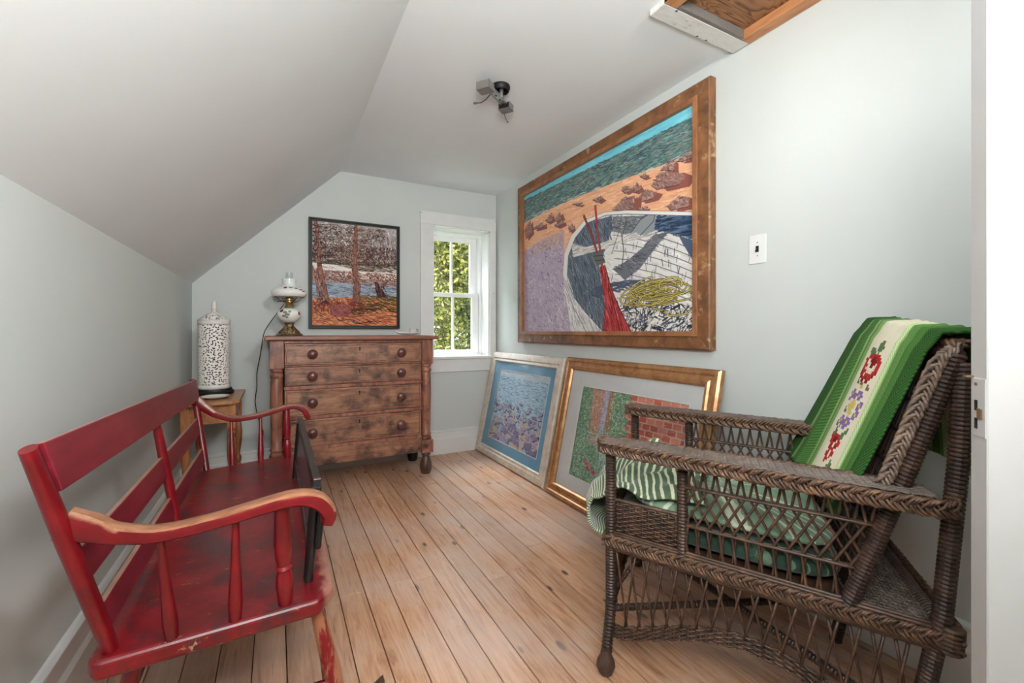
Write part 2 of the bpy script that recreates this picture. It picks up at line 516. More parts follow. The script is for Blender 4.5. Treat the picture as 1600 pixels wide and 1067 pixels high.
def sash(y0, y1, z0, z1, gx0, gx1, gz0, gz1):
    f = MB()
    X0, X1 = fx0 + .004, fx1 - .004
    f.box(X0, gx0, y0, y1, z0, z1); f.box(gx1, X1, y0, y1, z0, z1)
    f.box(gx0, gx1, y0, y1, z0, gz0); f.box(gx0, gx1, y0, y1, gz1, z1)
    so = f.build('sash', M['sash'], wr, bevel=.002)
    xm = (gx0 + gx1) / 2
    B(xm - .009, xm + .009, y0 + .004, y1 - .004, gz0, gz1).build('muntin', M['sash'], so)
    ym = (y0 + y1) / 2
    for xa, xb in ((gx0, xm - .009), (xm + .009, gx1)):
        B(xa, xb, ym - .0015, ym + .0015, gz0, gz1).build('pane', M['glass'], so)
sash(4.055, 4.09, 1.435, 2.012, 1.305, 1.688, 1.470, 1.968)
sash(4.005, 4.045, 0.888, 1.470, 1.300, 1.690, 0.925, 1.432)
for sx, sz in ((1.125, 2.145), (1.842, 2.150), (1.822, 1.46)):
    MB().lathe([(.004, 0), (.003, .002)], (sx, YB - .0235, sz), (0, -1, 0), 8).build('nail_head', M['wirenut'], wr)

# ceiling hatch
ht = thing('attic_hatch', (1.6, .85, ZC), 'plywood attic hatch panel framed by pine and whitewashed boards in the ceiling', 'hatch')
def plywood():
    k = NT('plywood_figure')
    v = k.coords((1, 3.2, 1))
    n0 = k.noise(v, 2.3, 3, 0.5, 0.6)
    mu = k.n('ShaderNodeMath', operation='MULTIPLY'); mu.inputs[1].default_value = 22; k.l(n0, mu.inputs[0])
    fr = k.n('ShaderNodeMath', operation='FRACT'); k.l(mu.outputs[0], fr.inputs[0])
    c = k.ramp(fr.outputs[0], [(0.0, (88, 54, 30)), (0.35, (142, 98, 62)), (0.8, (158, 112, 74)), (1.0, (88, 54, 30))])
    k.color(c); k.set(Roughness=0.6)
    return k.m
M['ply'] = plywood()
M['pine'] = wood('pine_board', (206, 150, 104), (164, 104, 62), (9, 1.3, 9), 4, 0.5)
def whitewash():
    k = NT('chipped_white_board')
    n = k.noise(k.coords((2, 6, 2)), 8, 6, 0.75)
    c = k.ramp(n, [(0.33, (140, 136, 130)), (0.40, (206, 205, 200)), (0.7, (222, 221, 218))])
    vo = k.n('ShaderNodeTexVoronoi'); vo.inputs['Scale'].default_value = 16; k.l(k.coords(), vo.inputs['Vector'])
    kn = k.ramp(vo.outputs['Distance'], [(0.10, (1, 1, 1, 1)), (0.15, (0, 0, 0, 1))])
    k.color(k.mix(kn, c, (60, 58, 56))); k.set(Roughness=0.6)
    return k.m
M['whitewash'] = whitewash()
B(HX0 - .03, HX1 + .03, HY0, HY1 + .02, ZC + .016, ZC + .03).build('hatch_panel', M['ply'], ht)
B(1.335, 1.855, 1.245, 1.322, ZC - .022, ZC + .002).build('frame_board', M['whitewash'], ht, bevel=.002, label='whitewashed board with chips and nail holes')
B(1.335, 1.815, 1.230, 1.246, ZC - .021, ZC + .016).build('hatch_stop', M['wirenut'], ht)
B(1.335, 1.40, HY0 - .05, 1.244, ZC - .022, ZC + .034).build('frame_board', M['pine'], ht, bevel=.002, label='bare pine board')
B(1.800, 1.857, HY0 - .05, 1.244, ZC - .022, ZC + .034).build('frame_board', M['pine'], ht, bevel=.002, label='bare pine board along the wall')

# door, standing ajar beside the camera
A_ = Vector((.865, .248, 0)); ab = Vector((.0154 * .276 - .0347 * .961, -.0154 * .961 - .0347 * .276, 0)); Bp = A_ + ab
fd = Vector((.642, -.766, 0))
door = bpy.data.objects.new('door_1', None); COL.objects.link(door); door.location = A_; door['_o'] = A_.copy(); door['kind'] = 'structure'
def dz(p, z): return Vector((p.x, p.y, z))
MB().hexa([dz(A_, .01), dz(Bp, .01), dz(Bp + fd * .76, .01), dz(A_ + fd * .76, .01)], [dz(A_, 2.03), dz(Bp, 2.03), dz(Bp + fd * .76, 2.03), dz(A_ + fd * .76, 2.03)]).build('door_leaf', M['door'], door, bevel=.0015, seg=1)
# mortise lock face let into the edge
e = (Bp - A_).normalized(); on = -fd
def edge_box(t0, t1, z0, z1, d0, d1, name, mat, **kw):
    q = [A_ + e * t0 + on * d0, A_ + e * t1 + on * d0, A_ + e * t1 + on * d1, A_ + e * t0 + on * d1]
    return MB().hexa([dz(p, z0) for p in q], [dz(p, z1) for p in q]).build(name, mat, door, **kw)
zc = lambda py: 1.1 - (py - 518) * .615 / 692
lp = edge_box(.008, .036, zc(680), zc(590), -.002, .0012, 'lock_plate', M['door'], bevel=.0006, seg=1)
for za, zb, m in ((597, 601, M['brass']), (624, 640, M['blackiron']), (652, 668, M['blackiron'])):
    edge_box(.013, .019, zc(zb), zc(za), .0011, .002, 'keyhole_slot', m)
edge_box(.020, .030, zc(652), zc(636), .001, .003, 'latch_bolt', M['brass'], bevel=.0005)
edge_box(.0005, .008, zc(590), zc(587), .0, .009, 'latch_pin', M['brass'])

# light switch
sw = thing('light_switch', (XR, 1.205, 1.397), 'white toggle light switch plate with black toggle on the right wall', 'light switch')
B(XR - .006, XR, 1.166, 1.245, 1.397, 1.522).build('cover_plate', M['trim'], sw, bevel=.003)
B(XR - .0068, XR - .0055, 1.198, 1.212, 1.447, 1.474).build('toggle_slot', M['black'], sw)
MB().hexa([(XR - .006, 1.201, 1.449), (XR - .006, 1.209, 1.449), (XR - .018, 1.208, 1.448), (XR - .018, 1.202, 1.448)], [(XR - .006, 1.201, 1.464), (XR - .006, 1.209, 1.464), (XR - .018, 1.208, 1.455), (XR - .018, 1.202, 1.455)]).build('toggle', M['black'], sw, bevel=.001)
for z in (1.431, 1.489):
    MB().lathe([(.003, 0), (.002, .0012)], (XR - .006, 1.205, z), (-1, 0, 0), 8).build('screw', M['wirenut'], sw)

# ------------------------------------------------------------------ outdoors
M['bark'] = wood('tree_bark', (110, 92, 74), (58, 46, 36), (6, 6, 1.5), 4, 0.9)
def leafmat(name, c1, c2):
    k = NT(name)
    n = k.noise(k.coords(), 7, 5, 0.7)
    k.color(k.ramp(n, [(0.42, c2), (0.6, c1)]))
    k.set(Roughness=0.7)
    k.b.inputs['Subsurface Weight'].default_value = 0.0
    return k.m
M['leaf1'] = leafmat('yellow_green_leaves', (184, 180, 92), (64, 72, 26))
M['leaf2'] = leafmat('mid_green_leaves', (150, 158, 80), (48, 60, 24))
M['grass'] = paint('grass_ground', (110, 150, 60), 0.9, 0.3, 0, 0.6)
struct(B(-30, 40, 4.6, 60, -3.3, -3.0).build('ground', M['grass'], origin=(0, 5, -3)), 'grass ground outside the house')
lake = B(6, 40, 24, 60, -3.0, -2.9).build('lake', plain('lake_water', (170, 190, 215), 0.15), origin=(15, 40, -3)); struct(lake, 'pale lake water beyond the trees')
def tree(loc, blobs, nleaf, seed, mat, label, size=.11):
    x, y = loc
    r = np.random.RandomState(seed)
    t = thing('tree', (x, y, -3), label, 'tree', 'trees outside the window')
    top = max(b[2] for b in blobs)
    tb = MB().tube([(x, y, -3), (x + .05, y, -1), (x - .04, y + .05, 1), (x + .03, y, top)], [.2, .16, .12, .04], 8)
    for b_ in blobs:
        z0 = min(top - .3, b_[2] - .8)
        tb.tube([(x, y, z0), ((x + b_[0]) / 2, (y + b_[1]) / 2, (z0 + b_[2]) / 2 + .1), b_[:3]], [.07, .045, .015], 6)
    tb.build('trunk', M['bark'], t, smooth=True)
    per = nleaf // len(blobs)
    vs = []; fs = []
    for bx_, by_, bz_, br in blobs:
        d = r.normal(size=(per, 3)); d /= np.linalg.norm(d, axis=1)[:, None]
        rad = br * r.uniform(.35, 1.0, per) ** .5
        c = d * rad[:, None] + np.array([bx_, by_, bz_])
        a = r.normal(size=(per, 3)); a /= np.linalg.norm(a, axis=1)[:, None]
        bb = np.cross(a, r.normal(size=(per, 3))); bb /= np.linalg.norm(bb, axis=1)[:, None]
        s_ = size * r.uniform(.5, 1.2, per)[:, None]
        for p, q, w, s1 in zip(c, a, bb, s_[:, 0]):
            o = len(vs)
            vs += [tuple(p - q * s1), tuple(p - w * s1 * .4 + q * s1 * .1), tuple(p + q * s1), tuple(p + w * s1 * .4 + q * s1 * .1)]
            fs.append((o, o + 1, o + 2, o + 3))
    m = MB(); m.v = vs; m.f = fs
    m.build('foliage', mat, t, kind='stuff', recalc=False)
tree((2.45, 8.4), [(2.3, 8.2, 1.9, .95), (2.6, 8.5, .9, .85), (2.2, 8.3, .3, .8), (2.95, 8.2, 2.4, .7), (2.7, 8.6, 3.1, 1.0), (2.5, 8.3, -.6, .8)], 17000, 1, M['leaf1'], 'sunlit yellow-green tree filling the left panes of the window', .065)
tree((4.4, 10.3), [(4.0, 10.2, 2.3, .9), (4.6, 10.4, 3.1, 1.1), (4.1, 10.2, 1.1, .75), (4.9, 10.5, .2, .9), (4.0, 10.0, -.5, .7), (4.7, 10.2, 1.9, .8), (3.8, 10.4, 3.5, .9)], 8500, 2, M['leaf2'], 'looser mid-green tree seen through the right panes of the window', .08)
tree((5.6, 16), [(5.2, 16, 4.2, 1.5), (6.3, 16, 3.2, 1.4), (6.9, 16.2, 1.9, .8), (5.4, 16, 2.4, 1.1), (6.0, 16, -.6, 1.1), (7.0, 16, -.5, 1.2)], 6000, 3, M['leaf2'], 'distant green tree behind the two nearer ones by the lake', .16)

# ------------------------------------------------------------------ flat artwork painted with numpy (posters, pictures, woven motif)
class Art:
    """sketch coordinates -> canvas by the homography of four corners (TL, TR, BR, BL)"""
    def __init__(s, W, H, quad=None, base=(128, 128, 128)):
        s.W, s.H = W, H
        s.a = np.zeros((H, W, 3), np.float32); s.a[:] = base
        if quad is None: quad = [(0, 0), (W, 0), (W, H), (0, H)]
        d = [(0, 0), (W, 0), (W, H), (0, H)]
        A = []; b = []
        for (x, y), (u, v) in zip(quad, d):
            A.append([x, y, 1, 0, 0, 0, -u * x, -u * y]); b.append(u)
            A.append([0, 0, 0, x, y, 1, -v * x, -v * y]); b.append(v)
        s.h = np.linalg.solve(np.array(A, float), np.array(b, float))
        s.r = np.random.RandomState(W)
    def T(s, p):
        x, y = p; h = s.h
        w = h[6] * x + h[7] * y + 1
        return ((h[0] * x + h[1] * y + h[2]) / w, (h[3] * x + h[4] * y + h[5]) / w)
    def mask(s, pts, raw=False):
        P = pts if raw else [s.T(p) for p in pts]
        xs = [p[0] for p in P]; ys = [p[1] for p in P]
        x0, x1 = max(0, int(min(xs))), min(s.W, int(max(xs)) + 2); y0, y1 = max(0, int(min(ys))), min(s.H, int(max(ys)) + 2)
        if x1 <= x0 or y1 <= y0: return None
        X, Y = np.meshgrid(np.arange(x0, x1) + .5, np.arange(y0, y1) + .5)
        c = np.zeros(X.shape, bool)
        j = len(P) - 1
        for i in range(len(P)):
            xi, yi = P[i]; xj, yj = P[j]
            if yi != yj:
                c ^= ((yi > Y) != (yj > Y)) & (X < (xj - xi) * (Y - yi) / (yj - yi) + xi)
            j = i
        return x0, x1, y0, y1, c
    def poly(s, pts, c, tex=0, raw=False):
        m = s.mask(pts, raw)
        if m is None: return
        x0, x1, y0, y1, k = m
        s.a[y0:y1, x0:x1][k] = c
        if tex:
            nz = s.r.normal(0, tex, k.sum())[:, None]
            s.a[y0:y1, x0:x1][k] += nz
    def line(s, p, q, w, c, raw=False, al=1.0):
        if not raw: p, q = s.T(p), s.T(q)
        x0, x1 = max(0, int(min(p[0], q[0]) - w)), min(s.W, int(max(p[0], q[0]) + w) + 2)
        y0, y1 = max(0, int(min(p[1], q[1]) - w)), min(s.H, int(max(p[1], q[1]) + w) + 2)
        if x1 <= x0 or y1 <= y0: return
        X, Y = np.meshgrid(np.arange(x0, x1) + .5, np.arange(y0, y1) + .5)
        dx, dy = q[0] - p[0], q[1] - p[1]; L = dx * dx + dy * dy + 1e-9
        t = np.clip(((X - p[0]) * dx + (Y - p[1]) * dy) / L, 0, 1)
        d = np.hypot(X - p[0] - t * dx, Y - p[1] - t * dy)
        k = (np.clip(w / 2 - d + .5, 0, 1) * al)[..., None]
        s.a[y0:y1, x0:x1] = s.a[y0:y1, x0:x1] * (1 - k) + np.array(c, np.float32) * k
    def path(s, pts, w, c, raw=False):
        for i in range(len(pts) - 1):
            s.line(pts[i], pts[i + 1], w if not isinstance(w, tuple) else w[0] + (w[1] - w[0]) * i / max(1, len(pts) - 2), c, raw)
    def dabs(s, pts, n, cols, L=(6, 16), w=(1.5, 4), ang=0, spread=.3, al=.85):
        """random strokes inside a polygon; angle in canvas space, radians"""
        m = s.mask(pts)
        if m is None: return
        x0, x1, y0, y1, k = m
        ys, xs = np.nonzero(k)
        if not len(ys): return
        for i in s.r.randint(0, len(ys), n):
            x, y = xs[i] + x0, ys[i] + y0
            a = (ang(x / s.W, y / s.H) if callable(ang) else ang) + s.r.normal(0, spread)
            l = s.r.uniform(*L) / 2
            c = np.array(cols[s.r.randint(len(cols))], float) + s.r.normal(0, 9)
            s.line((x - math.cos(a) * l, y - math.sin(a) * l), (x + math.cos(a) * l, y + math.sin(a) * l), s.r.uniform(*w), c, True, al)
    def material(s, name, rough=0.45, bump=0.0, coat=0.0):
        img = bpy.data.images.new(name, s.W, s.H, alpha=False)
        px = np.ones((s.H, s.W, 4), np.float32)
        px[..., :3] = np.clip(s.a / 255.0, 0, 1)
        img.pixels.foreach_set(px[::-1].ravel())
        img.update(); img.pack()
        k = NT(name)
        t = k.n('ShaderNodeTexImage', image=img, extension='EXTEND')
        uv = k.n('ShaderNodeUVMap', uv_map='uv')
        k.l(uv.outputs[0], t.inputs['Vector'])
        k.color(t.outputs['Color']); k.set(Roughness=rough); k.b.inputs['Specular IOR Level'].default_value = 0.2
        if coat: k.b.inputs['Coat Weight'].default_value = coat
        if bump: k.bump(k.noise(k.coords(), 60, 4), bump, 0.003)
        return k.m

def picture(name, mat, bl, br, tr, tl, parent):
    m = MB()
    bl, br, tr, tl = map(Vector, (bl, br, tr, tl))
    m.grid(lambda u, v: (bl * (1 - u) + br * u) * (1 - v) + (tl * (1 - u) + tr * u) * v, 1, 1)
    return m.build(name, mat, parent, recalc=False)

def frame_rails(prof, corners, nrm, mat, parent, name='frame_rail', labels=None):
    """mitred picture frame: prof = [(inset from the outer edge, height off the back)], corners BL,BR,TR,TL, one rail per side"""
    c = [Vector(p) for p in corners]; nrm = Vector(nrm).normalized()
    ctr = sum(c, Vector()) / 4
    for i in range(4):
        p, q = c[i], c[(i + 1) % 4]
        d = (q - p).normalized(); inn = nrm.cross(d); inn = inn if inn.dot(ctr - p) > 0 else -inn
        a = [p + (d + inn) * t + nrm * h for t, h in prof]
        b = [q + (-d + inn) * t + nrm * h for t, h in prof]
        MB().prism(a, b).build(name, mat, parent, bevel=.001, seg=1)

# ---- the big boat painting
def boat_art():
    A = Art(820, 580, [(82, 483), (705, 122), (705, 990), (82, 985)], (230, 176, 138))
    A.poly([(82, 483), (705, 122), (705, 185), (82, 510)], (120, 205, 222))
    A.dabs([(82, 483), (705, 122), (705, 180), (82, 508)], 120, [(140, 215, 228), (104, 190, 212)], (20, 60), (3, 8), 0, .1, .5)
    sea = [(82, 505), (705, 180), (705, 308), (620, 350), (480, 405), (300, 475), (180, 530), (82, 585)]
    A.poly(sea, (88, 122, 118))
    A.dabs(sea, 2600, [(72, 106, 104), (112, 144, 142), (80, 92, 104), (140, 162, 154), (146, 136, 126), (58, 80, 88), (98, 134, 122)], (8, 26), (1.2, 3.2), 0.0, .16)
    A.dabs([(82, 568), (300, 468), (600, 352), (705, 300), (705, 312), (600, 366), (300, 482), (82, 590)], 130, [(216, 222, 214), (180, 196, 190)], (8, 22), (1, 2.2), -.05, .1)
    sand = [(82, 585), (300, 478), (600, 360), (705, 312), (705, 545), (430, 535), (300, 570), (225, 700), (82, 690)]
    A.poly(sand, (228, 172, 134))
    A.dabs(sand, 900, [(236, 186, 148), (218, 156, 120), (232, 170, 130), (208, 150, 120), (240, 198, 164)], (14, 44), (1.5, 5), .05, .1, .6)
    rocks = [[(540, 440), (570, 395), (620, 385), (665, 400), (640, 435), (560, 455)], [(572, 385), (600, 355), (622, 345), (624, 386), (600, 384)],
             [(632, 352), (660, 328), (705, 308), (705, 330), (655, 350)], [(598, 515), (640, 475), (682, 480), (672, 515), (612, 530)],
             [(488, 492), (518, 455), (560, 465), (545, 488), (497, 502)], [(464, 462), (490, 433), (503, 455), (482, 468)],
             [(432, 460), (450, 444), (468, 458), (445, 472)], [(398, 532), (440, 485), (480, 478), (476, 525), (440, 534)],
             [(500, 410), (515, 400), (530, 408), (512, 417)], [(84, 610), (105, 573), (110, 618), (90, 642)], [(158, 574), (180, 548), (184, 574), (167, 583)],
             [(188, 572), (210, 543), (219, 565), (200, 580)], [(112, 603), (150, 580), (152, 598), (117, 608)], [(240, 600), (255, 583), (261, 605), (245, 614)],
             [(328, 498), (350, 484), (366, 492), (347, 506)], [(190, 592), (220, 572), (224, 585), (200, 598)], [(255, 515), (290, 508), (280, 518)], [(490, 530), (525, 518), (522, 532)]]
    for r in rocks:
        xs = [p[0] for p in r]; ys = [p[1] for p in r]; w = max(xs) - min(xs)
        A.poly([(p[0] + w * .32, p[1] + 6) for p in r], (140, 84, 74))
        A.poly(r, (150, 110, 104))
        n = int(14 + w * 1.0)
        A.dabs(r, n, [(176, 140, 126), (128, 98, 94), (146, 112, 104), (104, 80, 82), (192, 156, 136)], (4, 14), (1.2, 3.5), .6, .5)
        A.path(r[-2:] + r[:1], 1.6, (66, 44, 48))
    lav = [(82, 690), (150, 640), (226, 608), (222, 690), (240, 860), (262, 985), (82, 985)]
    A.poly(lav, (176, 160, 178))
    A.poly([(100, 700), (150, 642), (226, 608), (215, 655), (150, 680)], (190, 160, 150))
    A.dabs(lav, 900, [(156, 136, 164), (196, 180, 198), (136, 118, 146), (206, 194, 200), (170, 152, 168), (118, 102, 128)], (6, 20), (1.4, 3.6), .9, .7)
    A.dabs([(95, 690), (150, 645), (226, 610), (215, 655), (150, 680)], 90, [(214, 180, 160), (150, 130, 140), (190, 160, 150)], (6, 18), (1.4, 3), -.6, .3)
    A.dabs([(150, 930), (225, 840), (245, 985), (160, 985)], 130, [(216, 214, 218), (150, 144, 162), (190, 186, 196)], (8, 22), (1.4, 3.6), 1.2, .4)
    # boat inside
    inn = [(705, 545), (450, 540), (370, 550), (305, 578), (262, 632), (236, 700), (232, 770), (262, 860), (330, 985), (705, 985)]
    A.poly(inn, (214, 212, 208))
    A.dabs(inn, 500, [(228, 226, 222), (196, 196, 198), (206, 200, 190)], (10, 34), (2, 6), .45, .12, .8)
    # plank lines right part
    for i in range(17):
        y0 = 575 + i * 27; 
        A.path([(395 + i * 2, y0 - 10 + i * 1.5), (470, y0 + 2), (560, y0 + 22), (640, y0 + 48), (705, y0 + 74)], 1.7, (70, 74, 88))
    for i in range(100):
        x = A.r.uniform(400, 700); y = A.r.uniform(640, 930)
        A.line((x, y), (x + A.r.uniform(-8, 4), y + 26), A.r.uniform(1.0, 2.2), (66, 70, 84))
    # dark shaded left hull
    dk = [(304, 580), (396, 553), (400, 600), (375, 660), (350, 740), (372, 880), (470, 985), (345, 985), (268, 860), (236, 770), (240, 700), (264, 632)]
    A.poly(dk, (92, 104, 118))
    A.dabs(dk, 650, [(70, 82, 96), (116, 128, 138), (84, 92, 104), (140, 146, 150), (54, 60, 74)], (14, 44), (1.3, 3.2), 1.15, .16)
    # dark strip under the far gunwale
    st = [(560, 550), (705, 552), (705, 630), (640, 618), (552, 600)]
    A.poly(st, (64, 84, 108)); A.dabs(st, 160, [(46, 64, 90), (96, 120, 142), (36, 46, 66)], (14, 50), (1.4, 3.4), .05, .1)
    A.poly([(640, 620), (705, 640), (705, 730), (680, 690), (655, 650)], (78, 92, 112))
    A.poly([(400, 556), (555, 548), (545, 600), (470, 625), (402, 610)], (120, 124, 128))
    A.dabs([(400, 556), (555, 548), (545, 600), (470, 625), (402, 610)], 120, [(90, 96, 104), (160, 160, 160), (70, 76, 88)], (8, 26), (1.2, 3), .2, .3)
    # shadow on the planking
    A.poly([(545, 622), (605, 606), (560, 660), (500, 740), (445, 785), (400, 745), (455, 712), (510, 665)], (106, 108, 116))
    A.dabs([(545, 622), (605, 606), (560, 660), (500, 740), (445, 785), (400, 745), (455, 712), (510, 665)], 110, [(84, 88, 98), (130, 130, 134), (70, 70, 82)], (6, 20), (1.2, 3), .4, .3)
    # thwart and knee
    A.poly([(250, 654), (300, 668), (400, 640), (470, 612), (550, 606), (548, 622), (470, 640), (400, 664), (310, 690), (258, 705)], (206, 202, 196))
    A.dabs([(250, 654), (300, 668), (400, 640), (470, 612), (550, 606), (548, 622), (470, 640), (400, 664), (310, 690), (258, 705)], 90, [(224, 222, 218), (170, 166, 164), (130, 130, 136)], (10, 40), (1.2, 3), -.1, .1)
    A.poly([(466, 612), (500, 565), (525, 548), (558, 548), (548, 608), (500, 622), (486, 612)], (140, 146, 150))
    A.path([(466, 612), (500, 565), (525, 548)], 2.4, (50, 54, 62)); A.path([(500, 622), (548, 570), (552, 548)], 2.0, (50, 54, 62))
    A.path([(434, 533), (425, 600), (396, 690)], 2.6, (96, 92, 92)); A.path([(432, 620), (440, 680), (432, 740)], 3, (60, 60, 66)); A.path([(450, 560), (432, 640)], 2, (70, 70, 76))
    # gunwale
    g1 = [(705, 533), (450, 532), (372, 540), (298, 570), (250, 628), (226, 690), (220, 762), (228, 800)]
    g2 = [(236, 796), (236, 762), (240, 700), (264, 636), (306, 582), (374, 552), (450, 546), (705, 548)]
    A.poly(g1 + g2, (222, 220, 216)); A.path(g2, 1.6, (60, 62, 72)); A.path(g1, 1.2, (120, 110, 110))
    lo = [(222, 770), (240, 800), (262, 850), (300, 900), (378, 985), (250, 985), (240, 900), (226, 830)]
    A.poly(lo, (214, 212, 208)); A.dabs(lo, 160, [(232, 230, 226), (180, 178, 180), (150, 150, 156)], (14, 44), (1.3, 3.4), 1.1, .15)
    A.path([(240, 800), (262, 850), (300, 900), (378, 985)], 2.4, (60, 62, 72)); A.path([(226, 800), (256, 880), (310, 985)], 2.0, (96, 96, 104))
    # debris, ropes
    lowr = [(400, 880), (520, 850), (705, 880), (705, 985), (470, 985)]
    A.dabs(lowr, 420, [(40, 42, 54), (232, 230, 224), (88, 96, 112), (214, 208, 196), (26, 28, 38)], (10, 34), (1.6, 4.4), -.5, .6)
    def loop(cx, cy, rx, ry, a0, a1, w, c, jit=4):
        P = [(cx + rx * math.cos(t) + A.r.normal(0, jit * .3), cy + ry * math.sin(t) * .8 + .25 * rx * math.cos(t) * -.6 + A.r.normal(0, jit * .3)) for t in np.linspace(a0, a1, 26)]
        A.path(P, w + 2.2, (52, 48, 40)); A.path(P, w, c)
    for i in range(7):
        loop(430 - i * 6, 815 + i * 4, 110 - i * 12, 30 - i * 2, 2.4, 5.6, 2.2, (84, 104, 140))
    for i in range(24):
        loop(A.r.uniform(520, 600), A.r.uniform(805, 868), A.r.uniform(40, 118), A.r.uniform(18, 46), A.r.uniform(0, 3), A.r.uniform(4, 7.2), 2.6, [(196, 180, 88), (214, 200, 116), (168, 150, 66)][i % 3])
    loop(640, 872, 62, 48, -.5, 2.6, 3, (200, 186, 96)); loop(610, 800, 42, 34, 2.6, 6.6, 3.2, (206, 192, 104))
    # oars
    A.poly([(352, 738), (372, 730), (396, 820), (430, 900), (474, 985), (362, 985), (372, 880)], (158, 52, 56))
    A.dabs([(352, 738), (372, 730), (396, 820), (430, 900), (474, 985), (362, 985), (372, 880)], 190, [(186, 76, 74), (126, 34, 42), (170, 58, 60), (204, 110, 100), (90, 26, 36)], (14, 44), (1.4, 3.6), 1.28, .1)
    A.path([(372, 735), (396, 820), (430, 900), (474, 985)], 2.6, (66, 24, 32)); A.path([(384, 800), (430, 985)], 3, (70, 26, 34))
    A.path([(296, 556), (322, 620), (348, 700)], 9, (66, 30, 36)); A.path([(296, 556), (322, 620), (348, 700)], 6.5, (150, 58, 56))
    A.path([(337, 520), (344, 600), (356, 690), (362, 740)], 9, (66, 30, 36)); A.path([(337, 520), (344, 600), (356, 690), (362, 740)], 6.5, (172, 66, 60))
    A.poly([(330, 690), (360, 684), (374, 722), (340, 735)], (96, 98, 92)); A.path([(332, 700), (368, 696)], 2, (40, 42, 44)); A.path([(336, 716), (370, 712)], 2, (40, 42, 44))
    A.path([(672, 952), (680, 945), (678, 965)], 2, (30, 30, 38)); A.path([(684, 948), (692, 958), (684, 966)], 2, (30, 30, 38))
    return A.material('boat_canvas', 0.42, 0.1)

bp = thing('framed_painting', (1.85, 2.40, 1.01), 'large painting of a weathered boat on a rocky beach in a wide wooden frame', 'painting')
M['barn'] = wood('barn_wood', (148, 100, 62), (84, 54, 34), (10, 2.0, 2.0), 5, 0.5, (0.28, 0.7), True, ((176, 140, 104), 14, 0.6, 0.68), 0.5)
M['barn_in'] = wood('barn_wood_strip', (172, 118, 78), (118, 74, 46), (10, 2.0, 2.0), 5, 0.45)
py0, py1, pz0, pz1 = 1.415, 3.315, 1.010, 2.318
frame_rails([(0, 0), (0, .040), (.006, .046), (.070, .046), (.072, .030), (.075, 0)], [(XR, py1, pz0), (XR, py0, pz0), (XR, py0, pz1), (XR, py1, pz1)], (-1, 0, 0), M['barn'], bp)
frame_rails([(.066, .02), (.066, .056), (.092, .056), (.092, .02)], [(XR, py1, pz0), (XR, py0, pz0), (XR, py0, pz1), (XR, py1, pz1)], (-1, 0, 0), M['barn_in'], bp, 'inner_strip')
i_ = .088
B(XR - .022, XR - .002, py0 + .07, py1 - .07, pz0 + .07, pz1 - .07).build('backing_board', M['barn'], bp)
picture('canvas', boat_art(), (XR - .030, py1 - i_, pz0 + i_ * .7), (XR - .030, py0 + i_, pz0 + i_ * .7), (XR - .030, py0 + i_, pz1 - i_ * .8), (XR - .030, py1 - i_, pz1 - i_ * .8), bp)

